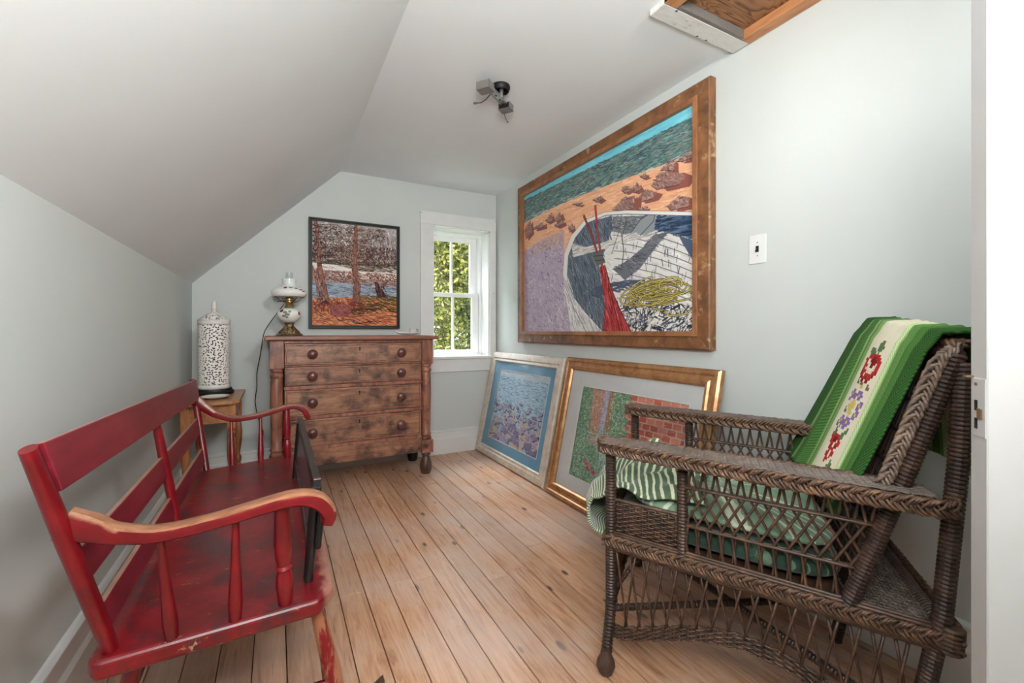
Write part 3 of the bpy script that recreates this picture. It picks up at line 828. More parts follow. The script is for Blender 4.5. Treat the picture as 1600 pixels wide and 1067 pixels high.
# ---- the tree painting on the back wall
def tree_art():
    A = Art(430, 520, [(165, 158), (637, 212), (637, 744), (168, 744)], (120, 92, 84))
    W, H = 430, 520
    def R(x0, y0, x1, y1): return [(x0, y0), (x1, y0), (x1, y1), (x0, y1)]
    r = A.r
    A.a[:] = (176, 168, 166)
    def D(u0, v0, u1, v1, n, cols, **k):
        x0, y0, x1, y1 = u0 * W, v0 * H, u1 * W, v1 * H
        for _ in range(n):
            x, y = r.uniform(x0, x1), r.uniform(y0, y1)
            a = k.get('ang', 0) + r.normal(0, k.get('sp', .4)); l = r.uniform(*k.get('L', (6, 18))) / 2
            c = np.array(cols[r.randint(len(cols))], float) + r.normal(0, 8)
            A.line((x - math.cos(a) * l, y - math.sin(a) * l), (x + math.cos(a) * l, y + math.sin(a) * l), r.uniform(*k.get('w', (1.2, 3.4))), c, True, .9)
    D(0, 0, 1, .30, 330, [(226, 226, 230), (190, 186, 192), (204, 200, 200)], L=(8, 26), w=(2, 6), sp=.8)
    D(0, .02, .85, .34, 1300, [(62, 42, 40), (96, 72, 60), (112, 92, 72), (52, 40, 36), (140, 118, 100)], L=(5, 20), w=(1, 2.6), sp=1.2)
    D(0, .20, 1, .40, 1100, [(66, 40, 38), (110, 70, 58), (86, 60, 50), (128, 86, 72), (48, 34, 32)], L=(5, 16), w=(1.2, 3), ang=1.3, sp=.7)
    D(.78, .10, 1, .30, 60, [(120, 90, 84), (96, 70, 66)], L=(14, 44), w=(1, 2), ang=1.4, sp=.3)
    D(0, .36, 1, .45, 520, [(96, 92, 62), (116, 104, 72), (70, 62, 46), (84, 56, 48)], L=(8, 20), w=(1.6, 3.4), sp=.3)
    A.poly([(0, .40 * H), (.28 * W, .41 * H), (.55 * W, .46 * H), (W, .46 * H), (W, .53 * H), (.5 * W, .53 * H), (.3 * W, .47 * H), (0, .46 * H)], (232, 226, 220), raw=True)
    D(0, .41, 1, .52, 90, [(240, 236, 230), (206, 190, 186), (180, 150, 140)], L=(14, 40), w=(2, 4), ang=.12, sp=.15)
    D(0, .47, 1, .62, 900, [(160, 106, 90), (110, 66, 58), (182, 136, 116), (76, 48, 46), (146, 92, 76)], L=(5, 18), w=(1.4, 3.4), ang=.2, sp=.8)
    A.poly([(0, .60 * H), (.3 * W, .58 * H), (.7 * W, .60 * H), (W, .63 * H), (W, .72 * H), (.55 * W, .76 * H), (0, .80 * H)], (160, 166, 178), raw=True)
    D(0, .59, 1, .76, 520, [(176, 184, 196), (136, 142, 154), (110, 104, 112), (196, 196, 200), (130, 172, 196)], L=(14, 40), w=(1.6, 4), ang=.05, sp=.18)
    A.poly([(0, .80 * H), (.2 * W, .73 * H), (.5 * W, .72 * H), (.75 * W, .73 * H), (W, .72 * H), (W, H), (0, H)], (206, 140, 106), raw=True)
    D(0, .74, 1, 1, 900, [(222, 158, 120), (190, 120, 92), (232, 176, 138), (160, 92, 74), (212, 150, 104)], L=(10, 44), w=(2, 5), ang=.08, sp=.25)
    D(0, .74, .6, .90, 420, [(122, 58, 54), (160, 88, 76), (86, 40, 42), (178, 110, 92), (140, 118, 60)], L=(8, 28), w=(1.4, 3.8), ang=.5, sp=.6)
    D(.5, .70, 1, .84, 170, [(110, 106, 56), (84, 70, 48), (150, 120, 70)], L=(16, 44), w=(2.4, 5), ang=.15, sp=.2)
    for k in range(46):
        x, y = r.uniform(.05, .95) * W, r.uniform(.78, .97) * H
        pts = [(x, y)]
        for j in range(5):
            x += r.uniform(8, 24); y += r.normal(2, 5); pts.append((x, y))
        A.path(pts, r.uniform(1.4, 3), [(66, 34, 34), (96, 54, 46), (70, 62, 40)][k % 3], raw=True)
    A.poly([(.20 * W, .84 * H), (.30 * W, .79 * H), (.42 * W, .80 * H), (.44 * W, .86 * H), (.34 * W, .92 * H), (.22 * W, .90 * H)], (164, 104, 98), raw=True)
    D(.20, .80, .43, .90, 110, [(180, 120, 112), (128, 74, 76)], L=(6, 18), w=(1.6, 3), ang=.6, sp=.5)
    def trunk(P, w0, w1, cols):
        P = [(a * W, b * H) for a, b in P]
        for i in range(len(P) - 1):
            w = w0 + (w1 - w0) * i / max(1, len(P) - 2)
            A.line(P[i], P[i + 1], w + 3, (58, 36, 36), True); A.line(P[i], P[i + 1], w, cols[0], True)
        for _ in range(int(170)):
            i = r.randint(len(P) - 1); t = r.uniform()
            x = P[i][0] + (P[i + 1][0] - P[i][0]) * t + r.uniform(-.5, .5) * w1; y = P[i][1] + (P[i + 1][1] - P[i][1]) * t
            A.line((x, y), (x + r.normal(0, 2), y + r.uniform(6, 20)), r.uniform(1, 2.6), cols[r.randint(len(cols))], True)
    tc = [(150, 108, 98), (184, 146, 130), (112, 70, 66), (196, 166, 146), (86, 54, 54)]
    trunk([(.50, -.02), (.49, .2), (.48, .42), (.51, .60), (.50, .74)], 15, 34, tc)
    trunk([(.03, -.02), (.07, .22), (.08, .45), (.12, .62), (.15, .76)], 14, 28, tc)
    trunk([(0, .44), (.05, .58), (.09, .74)], 7, 10, tc)
    A.poly([(.72 * W, .56 * H), (.76 * W, .56 * H), (.80 * W, .62 * H), (.88 * W, .70 * H), (.76 * W, .72 * H)], (92, 60, 58), raw=True)
    D(.73, .58, .86, .71, 60, [(150, 108, 98), (60, 38, 40)], L=(10, 28), w=(1.6, 3), ang=1.1, sp=.2)
    for k in range(70):
        s0 = -1 if k % 2 else 1
        x0 = (.5 if k % 3 else .06) * W; y = r.uniform(.02, .46) * H
        pts = [(x0, y)]; x = x0
        up = r.uniform(-1, .6)
        for j in range(5):
            x += s0 * r.uniform(8, 26); y += up * r.uniform(2, 12) + r.normal(0, 3); pts.append((x, y))
        A.path(pts, (2.8, 1.0), [(70, 46, 44), (128, 96, 84), (160, 130, 116)][k % 3], raw=True)
    for k in range(16):
        x0, y0 = (.15 if k % 2 else .48) * W, .76 * H
        a = r.uniform(.1, 3.0)
        A.path([(x0, y0), (x0 + math.cos(a) * 30, y0 + 12 + math.sin(a) * 10), (x0 + math.cos(a) * 66, y0 + 26 + math.sin(a) * 30)], (5, 2), [(140, 72, 64), (96, 48, 48)][k % 2], raw=True)
    A.a[:] = (A.a - 128) * 1.22 + 112
    return A.material('tree_canvas', 0.5, 0.1)
tp = thing('framed_painting', (.58, YB - .01, 1.12), 'black-framed painting of bare trees and roots by a river above the dresser', 'painting')
tx0, tx1, tz0, tz1 = .222, .930, 1.124, 1.996
tc4 = [(tx0, YB, tz0), (tx1, YB, tz0), (tx1, YB, tz1), (tx0, YB, tz1)]
frame_rails([(0, 0), (0, .040), (.012, .040), (.013, .030), (.024, .030), (.024, 0)], tc4, (0, -1, 0), M['black'], tp)
B(tx0 + .02, tx1 - .02, YB - .018, YB - .001, tz0 + .02, tz1 - .02).build('backing_board', M['black'], tp)
picture('canvas', tree_art(), (tx0 + .026, YB - .028, tz0 + .026), (tx1 - .026, YB - .028, tz0 + .026), (tx1 - .026, YB - .028, tz1 - .026), (tx0 + .026, YB - .028, tz1 - .026), tp)
B(tx0 + .026, tx1 - .026, YB - .0275, YB - .018, tz0 + .026, tz1 - .026).build('stretcher', M['trim'], tp)

# ---- leaning pictures
LX0, LX1, LZ = 1.652, 1.842, .905
LL = math.hypot(LX1 - LX0, LZ); LU = Vector((LX1 - LX0, 0, LZ)).normalized(); LN = Vector((-LZ, 0, LX1 - LX0)).normalized()
def lean(y, d, h=0.0, b=0.0): return Vector((LX0 + b, y, 0.002)) + LU * d + LN * h
def sea_art():
    A = Art(430, 400, [(200, 180), (487, 225), (400, 690), (127, 555)], (176, 196, 214))
    W, H = 430, 400; r = A.r
    def D(v0, v1, n, cols, L=(8, 24), w=(1.4, 3.6), ang=0, sp=.25, u0=0, u1=1):
        for _ in range(n):
            x, y = r.uniform(u0, u1) * W, r.uniform(v0, v1) * H; a = ang + r.normal(0, sp); l = r.uniform(*L) / 2
            A.line((x - math.cos(a) * l, y - math.sin(a) * l), (x + math.cos(a) * l, y + math.sin(a) * l), r.uniform(*w), np.array(cols[r.randint(len(cols))], float) + r.normal(0, 6), True, .85)
    D(0, .12, 120, [(196, 206, 216), (184, 196, 212)], (20, 60), (4, 9))
    D(.08, .5, 900, [(150, 182, 206), (204, 220, 230), (112, 148, 184), (176, 200, 218), (84, 118, 160)], sp=.3)
    D(.38, .6, 420, [(210, 222, 232), (120, 150, 182), (90, 112, 150), (160, 180, 204)], sp=.7)
    for k in range(190):
        y = H * (.46 + .54 * (k / 190.0)) + r.normal(0, 6); x = r.uniform(0, 1) * W; s = 11 + 24 * k / 190.0
        P = [(x + s * (1 + .3 * r.normal()) * math.cos(t), y + s * .75 * (1 + .25 * r.normal()) * math.sin(t)) for t in np.linspace(0, 2 * PI, 8)[:-1]]
        c = [(176, 160, 186), (150, 134, 168), (196, 180, 186), (204, 184, 168), (132, 120, 156), (168, 176, 200)][r.randint(6)]
        A.poly([(a + 3, b + 5) for a, b in P], (64, 62, 98), raw=True); A.poly(P, c, raw=True)
        for _ in range(5):
            a0 = r.uniform(0, 6.28)
            A.line((x + s * .5 * math.cos(a0), y + s * .4 * math.sin(a0)), (x + s * .8 * math.cos(a0 + .5), y + s * .6 * math.sin(a0 + .5)), 2, (96, 86, 124), True)
        A.path(P[:5], 1.6, (58, 54, 88), raw=True)
    D(.42, .75, 300, [(214, 226, 236), (140, 160, 192)], (6, 18), (1.2, 2.6), sp=.9)
    return A.material('sea_print', 0.5)
def garden_art():
    A = Art(520, 440, None, (108, 138, 112))
    W, H = 520, 440; r = A.r
    def D(u0, v0, u1, v1, n, cols, L=(4, 14), w=(1.2, 3.2), ang=0, sp=1.2):
        for _ in range(n):
            x, y = r.uniform(u0, u1) * W, r.uniform(v0, v1) * H; a = ang + r.normal(0, sp); l = r.uniform(*L) / 2
            A.line((x - math.cos(a) * l, y - math.sin(a) * l), (x + math.cos(a) * l, y + math.sin(a) * l), r.uniform(*w), np.array(cols[r.randint(len(cols))], float) + r.normal(0, 8), True, .85)
    gr = [(110, 150, 116), (84, 122, 100), (150, 184, 138), (180, 204, 168), (104, 152, 150), (212, 222, 196), (62, 92, 84), (136, 172, 176)]
    pk = [(206, 140, 124), (190, 110, 100), (220, 170, 150), (170, 96, 92)]
    A.poly([(.12 * W, 0), (.26 * W, 0), (.28 * W, .6 * H), (.16 * W, .6 * H)], (196, 140, 126), raw=True)
    A.poly([(.25 * W, 0), (.31 * W, 0), (.30 * W, .62 * H), (.25 * W, .62 * H)], (178, 164, 196), raw=True)
    A.poly([(.31 * W, 0), (.36 * W, 0), (.37 * W, .6 * H), (.31 * W, .6 * H)], (160, 116, 84), raw=True)
    # brick wall
    A.poly([(.54 * W, 0), (W, 0), (W, H), (.50 * W, H)], (206, 176, 164), raw=True)
    for j in range(17):
        for i in range(8):
            x = .52 * W + (i - (j % 2) * .5) * 36; y = j * 27
            A.poly([(x + 2, y + 2), (x + 33, y + 2), (x + 33, y + 24), (x + 2, y + 24)], [(196, 98, 84), (208, 116, 98), (184, 88, 80), (214, 132, 112)][r.randint(4)], raw=True)
    D(.52, 0, 1, 1, 420, [(214, 138, 120), (178, 84, 76), (226, 168, 150)], (6, 22), (1, 2.2), 0, .2)
    D(0, 0, .14, 1, 700, gr); D(.12, 0, .26, .6, 420, pk + gr[:2]); D(0, .4, .5, 1, 1500, gr); D(.34, 0, .54, .8, 900, gr + [(216, 226, 196)])
    D(.0, .0, .5, 1, 520, [(226, 232, 214), (196, 214, 180), (176, 130, 150), (120, 160, 176)], (3, 8), (1.4, 3))
    D(.12, .0, .34, .62, 200, [(120, 156, 110), (226, 190, 170), (90, 126, 96)], (3, 10), (1.2, 2.6))
    D(.0, .45, .5, 1, 130, [(196, 206, 196), (150, 190, 200)], (14, 40), (1, 1.8), -.9, .4)
    D(.30, .45, .50, .9, 60, [(190, 200, 220), (226, 232, 236)], (20, 60), (1.6, 3), 1.5, .1)
    for cx, cy, s in ((.20, .84, 12), (.26, .88, 9), (.31, .95, 15), (.38, .90, 13), (.36, .97, 10), (.17, .80, 7), (.42, .82, 9)):
        for _ in range(26):
            a0 = r.uniform(0, 6.28); q = s * r.uniform(0, 1)
            x, y = cx * W + q * math.cos(a0), cy * H + q * math.sin(a0)
            A.line((x - 3, y), (x + 3, y + 2), 4.5, [(206, 60, 100), (226, 110, 140), (176, 36, 76)][r.randint(3)], True)
    return A.material('garden_print', 0.5)
M['silver_fr'] = wood('champagne_frame', (222, 214, 202), (190, 176, 160), (1, 1, 1), 18, 0.32, (0.3, 0.7), False)
M['silver_fr'].node_tree.nodes['Principled BSDF'].inputs['Metallic'].default_value = 0.25
M['gold_fr'] = wood('antique_gold_frame', (200, 154, 108), (146, 98, 62), (1, 1, 1), 16, 0.3, (0.3, 0.7), False)
M['gold_fr'].node_tree.nodes['Principled BSDF'].inputs['Metallic'].default_value = 0.45
M['gold_pale'] = plain('pale_gold_fillet', (222, 204, 176), 0.3, 0.3)
M['mat_blue'] = paint('blue_mount_board', (116, 164, 198), 0.7, 0.06, 0, 2)
M['mat_grey'] = paint('grey_mount_board', (214, 210, 212), 0.7, 0.03, 0, 2)
M['mat_white'] = plain('white_mount_bevel', (232, 232, 230), 0.6)

def leaning(y0, y1, top, prof, fr, label, matm, art, mi, pi, fillet):
    t = thing('framed_print', (LX0, (y0 + y1) / 2, 0), label, 'picture')
    cs = [lean(y1, 0), lean(y0, 0), lean(y0, top), lean(y1, top)]
    frame_rails(prof, cs, LN, fr, t)
    w = prof[-1][0]
    h0 = .006
    # backing
    MB().prism([lean(y1 - .02, .02), lean(y0 + .02, .02), lean(y0 + .02, top - .02), lean(y1 - .02, top - .02)], [lean(y1 - .02, .02, h0), lean(y0 + .02, .02, h0), lean(y0 + .02, top - .02, h0), lean(y1 - .02, top - .02, h0)]).build('backing_board', M['subfloor'], t)
    # mount with a window: four strips round the image
    def strip(a0, a1, d0, d1):
        MBs.prism([lean(a1, d0, h0), lean(a0, d0, h0), lean(a0, d1, h0), lean(a1, d1, h0)], [lean(a1, d0, h0 + .005), lean(a0, d0, h0 + .005), lean(a0, d1, h0 + .005), lean(a1, d1, h0 + .005)])
    Y0, Y1, D0, D1 = y0 + w - .004, y1 - w + .004, w - .004, top - w + .004
    q0, q1, e0, e1 = pi
    MBs = MB()
    strip(Y0, q0, D0, D1); strip(q1, Y1, D0, D1); strip(q0, q1, D0, e0); strip(q0, q1, e1, D1)
    MBs.build('mount_board', matm, t)
    MBs = MB(); g = .006
    for a0, a1, d0, d1 in ((q0 - g, q0, e0 - g, e1 + g), (q1, q1 + g, e0 - g, e1 + g), (q0, q1, e0 - g, e0), (q0, q1, e1, e1 + g)):
        MBs.prism([lean(a1, d0, h0), lean(a0, d0, h0), lean(a0, d1, h0), lean(a1, d1, h0)], [lean(a1, d0, h0 + .006), lean(a0, d0, h0 + .006), lean(a0, d1, h0 + .006), lean(a1, d1, h0 + .006)])
    MBs.build('mount_bevel', M['mat_white'], t)
    picture('print', art, lean(q1, e0, h0 + .002), lean(q0, e0, h0 + .002), lean(q0, e1, h0 + .002), lean(q1, e1, h0 + .002), t)
    if fillet:
        frame_rails([(w - .012, .004), (w - .012, .016), (w, .013), (w, .004)], cs, LN, fillet, t, 'inner_fillet')
    MB().prism([lean(y1 - w, w, .014), lean(y0 + w, w, .014), lean(y0 + w, top - w, .014), lean(y1 - w, top - w, .014)], [lean(y1 - w, w, .0155), lean(y0 + w, w, .0155), lean(y0 + w, top - w, .0155), lean(y1 - w, top - w, .0155)]).build('glazing', M['glass'], t)
    return t
leaning(2.612, 3.800, LL, [(0, 0), (0, .020), (.010, .028), (.030, .030), (.050, .030), (.060, .024), (.078, .026), (.086, .018), (.086, .002)], M['silver_fr'],
        'blue-matted print of sea and rocks in a champagne frame leaning nearest the window', M['mat_blue'], sea_art(), None, (2.778, 3.602, .168, .766), M['gold_pale'])
leaning(1.352, 2.584, LL + .01, [(0, 0), (0, .024), (.012, .034), (.026, .034), (.034, .026), (.052, .026), (.062, .034), (.076, .030), (.086, .018), (.086, .002)], M['gold_fr'],
        'grey-matted garden and brick wall print in a gold frame leaning behind the wicker chair', M['mat_grey'], garden_art(), None, (1.515, 2.365, .176, .750), M['gold_pale'])

# ------------------------------------------------------------------ dresser
dr = thing('dresser', (.513, 3.55, 0), 'worn brown four-drawer dresser with turned corner columns against the back wall', 'dresser')
FX0, FX1, FY, BY = -.041, 1.068, 3.31, 3.785
MB().box(-.072, 1.108, 3.275, 3.795, 1.040, 1.070).build('top', M['dresser_top'], dr, bevel=.008, seg=3)
cs = MB()
cs.box(FX0 + .010, FX0 + .032, FY + .09, BY, .19, 1.040); cs.box(FX1 - .032, FX1 - .010, FY + .09, BY, .19, 1.040)
cs.box(FX0 + .03, FX1 - .03, BY - .015, BY, .19, 1.03); cs.box(FX0 + .03, FX1 - .03, FY + .06, BY, .19, .205)
cs.build('case', M['dresser'], dr)
for x0 in (FX0, FX1 - .085):
    xm = x0 + .0425; ym = FY + .045
    p = B(x0, x0 + .085, FY, FY + .09, .852, 1.040).build('corner_block', M['dresser_post'], dr, bevel=.003)
    MB().turned((xm, ym, .268), (xm, ym, .852), [(.038, 0), (.041, .01), (.041, .03), (.032, .045), (.040, .06), (.040, .085), (.034, .10), (.036, .3), (.040, .6), (.037, .86), (.034, .885), (.041, .905), (.041, .935), (.033, .955), (.041, .97), (.041, 1)], 20).build('column', M['dresser_post'], dr, smooth=True)
    B(x0 - .003, x0 + .088, FY - .004, FY + .09, .170, .268).build('corner_block', M['dresser_post'], dr, bevel=.003)
    foot = [(.020, 0), (.034, .02), (.042, .15), (.046, .35), (.042, .55), (.030, .72), (.026, .80), (.034, .86), (.034, .93), (.026, 1)]
    MB().turned((xm, ym, 0), (xm, ym, .170), foot, 20).build('foot', M['dark_foot'], dr, smooth=True)
    MB().turned((xm, BY - .05, 0), (xm, BY - .05, .19), foot, 16).build('foot', M['black'], dr, smooth=True)
IX0, IX1 = FX0 + .085, FX1 - .085
for z0, z1 in ((1.020, 1.040), (.862, .872), (.706, .730), (.500, .523), (.288, .312)):
    B(IX0, IX1, FY + .012, FY + .05, z0, z1).build('drawer_rail', M['dresser_post'], dr, bevel=.002)
MB().box(IX0, IX1, FY + .008, FY + .03, .178, .288).build('apron', M['dresser'], dr, bevel=.002)
dz_ = [(.873, 1.019), (.731, .861), (.524, .705), (.313, .499)]
for i, (z0, z1) in enumerate(dz_):
    fy = FY + (.004 if i == 0 else .014)
    d = B(IX0 + .004, IX1 - .004, fy, fy + .40, z0 + .002, z1 - .002).build('drawer', M['dresser'], dr, bevel=.002)
    # applied bead round the front
    bm_ = MB(); x0, x1 = IX0 + .012, IX1 - .012; w_ = .008
    for a0, a1, c0, c1 in ((x0, x1, z0 + .010, z0 + .010 + w_), (x0, x1, z1 - .010 - w_, z1 - .010), (x0, x0 + w_, z0 + .010, z1 - .010), (x1 - w_, x1, z0 + .010, z1 - .010)):
        bm_.box(a0, a1, fy - .004, fy + .002, c0, c1)
    bm_.build('bead_moulding', M['dresser_post'], d, bevel=.002)
    zm = (z0 + z1) / 2
    for xk in (.217, .822):
        MB().lathe([(.012, 0), (.013, .010), (.018, .016), (.029, .022), (.033, .030), (.031, .040), (.020, .047), (.001, .049)], (xk, fy, zm), (0, -1, 0), 20).build('knob', M['knob'], d, smooth=True)
    zk = z1 - .036
    MB().lathe([(.007, 0), (.007, .002)], (.527, fy + .0005, zk), (0, -1, 0), 12).box(.5232, .5308, fy - .0015, fy + .001, zk - .022, zk).build('keyhole', M['black'], d)

# ------------------------------------------------------------------ oil lamp on the dresser
LPX, LPY, LPZ = .081, 3.55, 1.0705
lm = thing('oil_lamp', (LPX, LPY, LPZ), 'white glass oil lamp with painted roses and ornate brass base on the dresser', 'lamp')
def lathe_part(name, prof, mat, par, n=32, **k):
    return MB().lathe([(r, z - 0.0) for r, z in prof], (LPX, LPY, LPZ), (0, 0, 1), n, **k).build(name, mat, par, smooth=True)
def ornate():
    k = NT('pierced_brass'); nn = k.noise(k.coords(), 60, 4, .7)
    k.color(k.ramp(nn, [(.4, (58, 44, 34)), (.6, (196, 170, 128))])); k.set(Roughness=.3, Metallic=.8); k.bump(nn, .8, .01); return k.m
lathe_part('base', [(.078, 0), (.082, .006), (.076, .014), (.066, .018), (.060, .034), (.044, .050), (.030, .066), (.026, .080), (.034, .088), (.026, .096)], ornate(), lm, 48, lobes=6, lobe=.09)
milk = NT('milk_glass'); milk.color((240, 238, 234)); milk.set(Roughness=.12); milk.b.inputs['Subsurface Weight'].default_value = .2
font_prof = [(.026, .094), (.044, .100), (.064, .118), (.077, .142), (.078, .160), (.070, .178), (.052, .192), (.030, .198)]
fo = lathe_part('oil_font', font_prof, milk.m, lm, 40)
lathe_part('collar', [(.028, .196), (.032, .202), (.030, .212), (.024, .222), (.026, .234), (.032, .240), (.031, .262), (.026, .276)], M['brass'], lm)
lathe_part('burner', [(.034, .246), (.036, .252), (.036, .262), (.030, .268)], M['brass'], lm)
MB().tube([(LPX - .03, LPY - .02, LPZ + .246), (LPX - .066, LPY - .045, LPZ + .240), (LPX - .072, LPY - .047, LPZ + .240)], [.002, .002, .007], 8).build('wick_knob', M['blackiron'], lm)
hd = MB().tube([(LPX + .096 * math.cos(t), LPY + .096 * math.sin(t), LPZ + .276) for t in np.linspace(0, 2 * PI, 33)[:-1]], .003, 6, closed=True)
for k_ in range(4):
    t_ = k_ * PI / 2 + .5
    hd.tube([(LPX + .03 * math.cos(t_), LPY + .03 * math.sin(t_), LPZ + .238), (LPX + .07 * math.cos(t_), LPY + .07 * math.sin(t_), LPZ + .25), (LPX + .096 * math.cos(t_), LPY + .096 * math.sin(t_), LPZ + .276)], .0022, 6)
hd.build('shade_holder', M['blackiron'], lm, smooth=True)
shade_prof = [(.094, .274), (.108, .282), (.117, .298), (.115, .316), (.100, .334), (.076, .346), (.054, .354), (.045, .366), (.043, .384), (.050, .402), (.049, .405), (.040, .384), (.042, .366), (.052, .351)]
sh = lathe_part('shade', shade_prof, milk.m, lm, 40)
lathe_part('chimney', [(.026, .27), (.030, .30), (.026, .36), (.024, .41), (.024, .452), (.0228, .452), (.0228, .41)], glass('chimney_glass', (.93, .95, .95, 1)), lm)
rose = plain('rose_enamel', (150, 24, 54), .3); lf = plain('leaf_enamel', (140, 150, 132), .3)
def decal(prof, th, z, s, mat, name, par):
    """small raised enamel patch on a surface of revolution"""
    P = [(r, h) for r, h in prof]
    def rad(h):
        for (r0, h0), (r1, h1) in zip(P, P[1:]):
            if min(h0, h1) <= h <= max(h0, h1) and h0 != h1: return r0 + (r1 - r0) * (h - h0) / (h1 - h0)
        return P[0][0]
    vs = []
    for i in range(12):
        a = 2 * PI * i / 12
        h = z + s[1] * math.sin(a); t = th + s[0] * math.cos(a)
        r = rad(h) + .0012
        vs.append((LPX + r * math.cos(t), LPY + r * math.sin(t), LPZ + h))
    r = rad(z) + .0045
    vs.append((LPX + r * math.cos(th), LPY + r * math.sin(th), LPZ + z))
    m = MB(); m.add(vs, [(i, (i + 1) % 12, 12) for i in range(12)]); m.build(name, mat, par, smooth=True)
fv = -PI / 2 - .03
decal(font_prof, fv - .75, .176, (.20, .012), rose, 'painted_rose', fo)
for dt, dzz, s in ((-.35, .165, (.2, .009)), (-.15, .15, (.22, .010)), (-.45, .140, (.18, .009)), (-.2, .13, (.14, .007)), (.05, .17, (.14, .008))):
    decal(font_prof, fv + dt, dzz, s, lf, 'painted_leaf', fo)
decal(font_prof, fv + .95, .160, (.14, .014), rose, 'painted_rose', fo)
decal(shade_prof[:8], fv - .25, .336, (.12, .007), rose, 'painted_rose', sh)
for dt, dzz in ((.1, .337), (.45, .334), (.75, .325), (.9, .315)):
    decal(shade_prof[:8], fv + dt, dzz, (.15, .004), plain('stem_enamel', (64, 62, 58), .3), 'painted_leaf', sh)
cd = MB().tube([(LPX - .025, LPY + .02, LPZ + .24), (.01, 3.58, 1.24), (-.03, 3.60, 1.18), (-.078, 3.62, 1.105), (-.088, 3.64, 1.05), (-.10, 3.68, .93), (-.135, 3.74, .79), (-.12, 3.77, .68), (-.15, 3.775, .60), (-.115, 3.775, .43), (-.078, 3.77, .36), (-.10, 3.77, .28), (-.095, 3.77, .2), (-.10, 3.73, .06), (-.14, 3.65, .006)], .0035, 6)
cdo = cd.build('lamp_cord', M['rubber'], lm, smooth='all', subsurf=1)

# small dish with cup on the dresser
ds = thing('dish', (.93, 3.5, 1.0705), 'small pale leaf-shaped dish on the right end of the dresser top', 'dish')
def dishf(u, v):
    a = 2 * PI * v; r = .075 * u
    s = 1.0 + .12 * math.cos(2 * a) + .04 * math.cos(7 * a)
    return (.925 + r * s * 1.15 * math.cos(a), 3.50 + r * s * .62 * math.sin(a), 1.074 + .020 * u ** 3)
MB().grid(dishf, 8, 40).build('plate', M['china'], ds, smooth=True, solid=.003)
MB().tube([(.85, 3.5, 1.092), (.835, 3.5, 1.100), (.822, 3.497, 1.103)], [.006, .004, .003], 8).build('handle', M['china'], ds, smooth=True)
cu = thing('tea_light_cup', (.965, 3.515, 1.075), 'tiny white and grey cup standing on the leaf-shaped dish', 'cup')
MB().lathe([(.014, 0), (.016, .005), (.024, .018), (.029, .046), (.027, .046), (.021, .018), (.0, .010)], (.965, 3.515, 1.0775), n=20).build('bowl', M['china'], cu, smooth=True)
MB().tube([(.990, 3.515, 1.116), (1.010, 3.515, 1.114), (1.008, 3.515, 1.100), (.986, 3.515, 1.094)], .0034, 6).build('handle', M['wirenut'], cu, smooth=True)

# ------------------------------------------------------------------ side table
tb = thing('side_table', (-.34, 3.31, 0), 'honey-coloured wooden side table with turned legs in the left back corner', 'table')
MB().prism([(-.497, 2.995, .68), (-.226, 2.995, .68), (-.19, 3.04, .68), (-.19, 3.60, .68), (-.497, 3.62, .68)], [(-.497, 2.995, .70), (-.226, 2.995, .70), (-.19, 3.04, .70), (-.19, 3.60, .70), (-.497, 3.62, .70)]).build('top', M['table'], tb, bevel=.006, seg=3)
lg = [(-.452, 3.06), (-.232, 3.06), (-.232, 3.56), (-.452, 3.56)]
for (x0, y0), (x1, y1) in zip(lg, lg[1:] + lg[:1]):
    MB().beam((x0, y0, .625), (x1, y1, .625), .016, .11).build('apron', M['table'], tb)
for x, y in lg:
    m = MB().box(x - .021, x + .021, y - .021, y + .021, .53, .68)
    m.turned((x, y, .53), (x, y, .16), [(.014, 0), (.021, .03), (.021, .06), (.012, .10), (.019, .15), (.024, .32), (.021, .48), (.013, .66), (.011, .72), (.020, .77), (.020, .83), (.013, .88), (.020, .93), (.019, 1)], 14)
    m.box(x - .017, x + .017, y - .017, y + .017, .08, .17)
    m.turned((x, y, .08), (x, y, 0), [(.017, 0), (.020, .3), (.012, .8), (.010, 1)], 14)
    m.build('leg', M['table_leg'], tb, smooth=True)
for (x0, y0), (x1, y1) in zip(lg, lg[1:] + lg[:1]):
    MB().beam((x0, y0, .125), (x1, y1, .125), .016, .03).build('stretcher', M['table_leg'], tb)
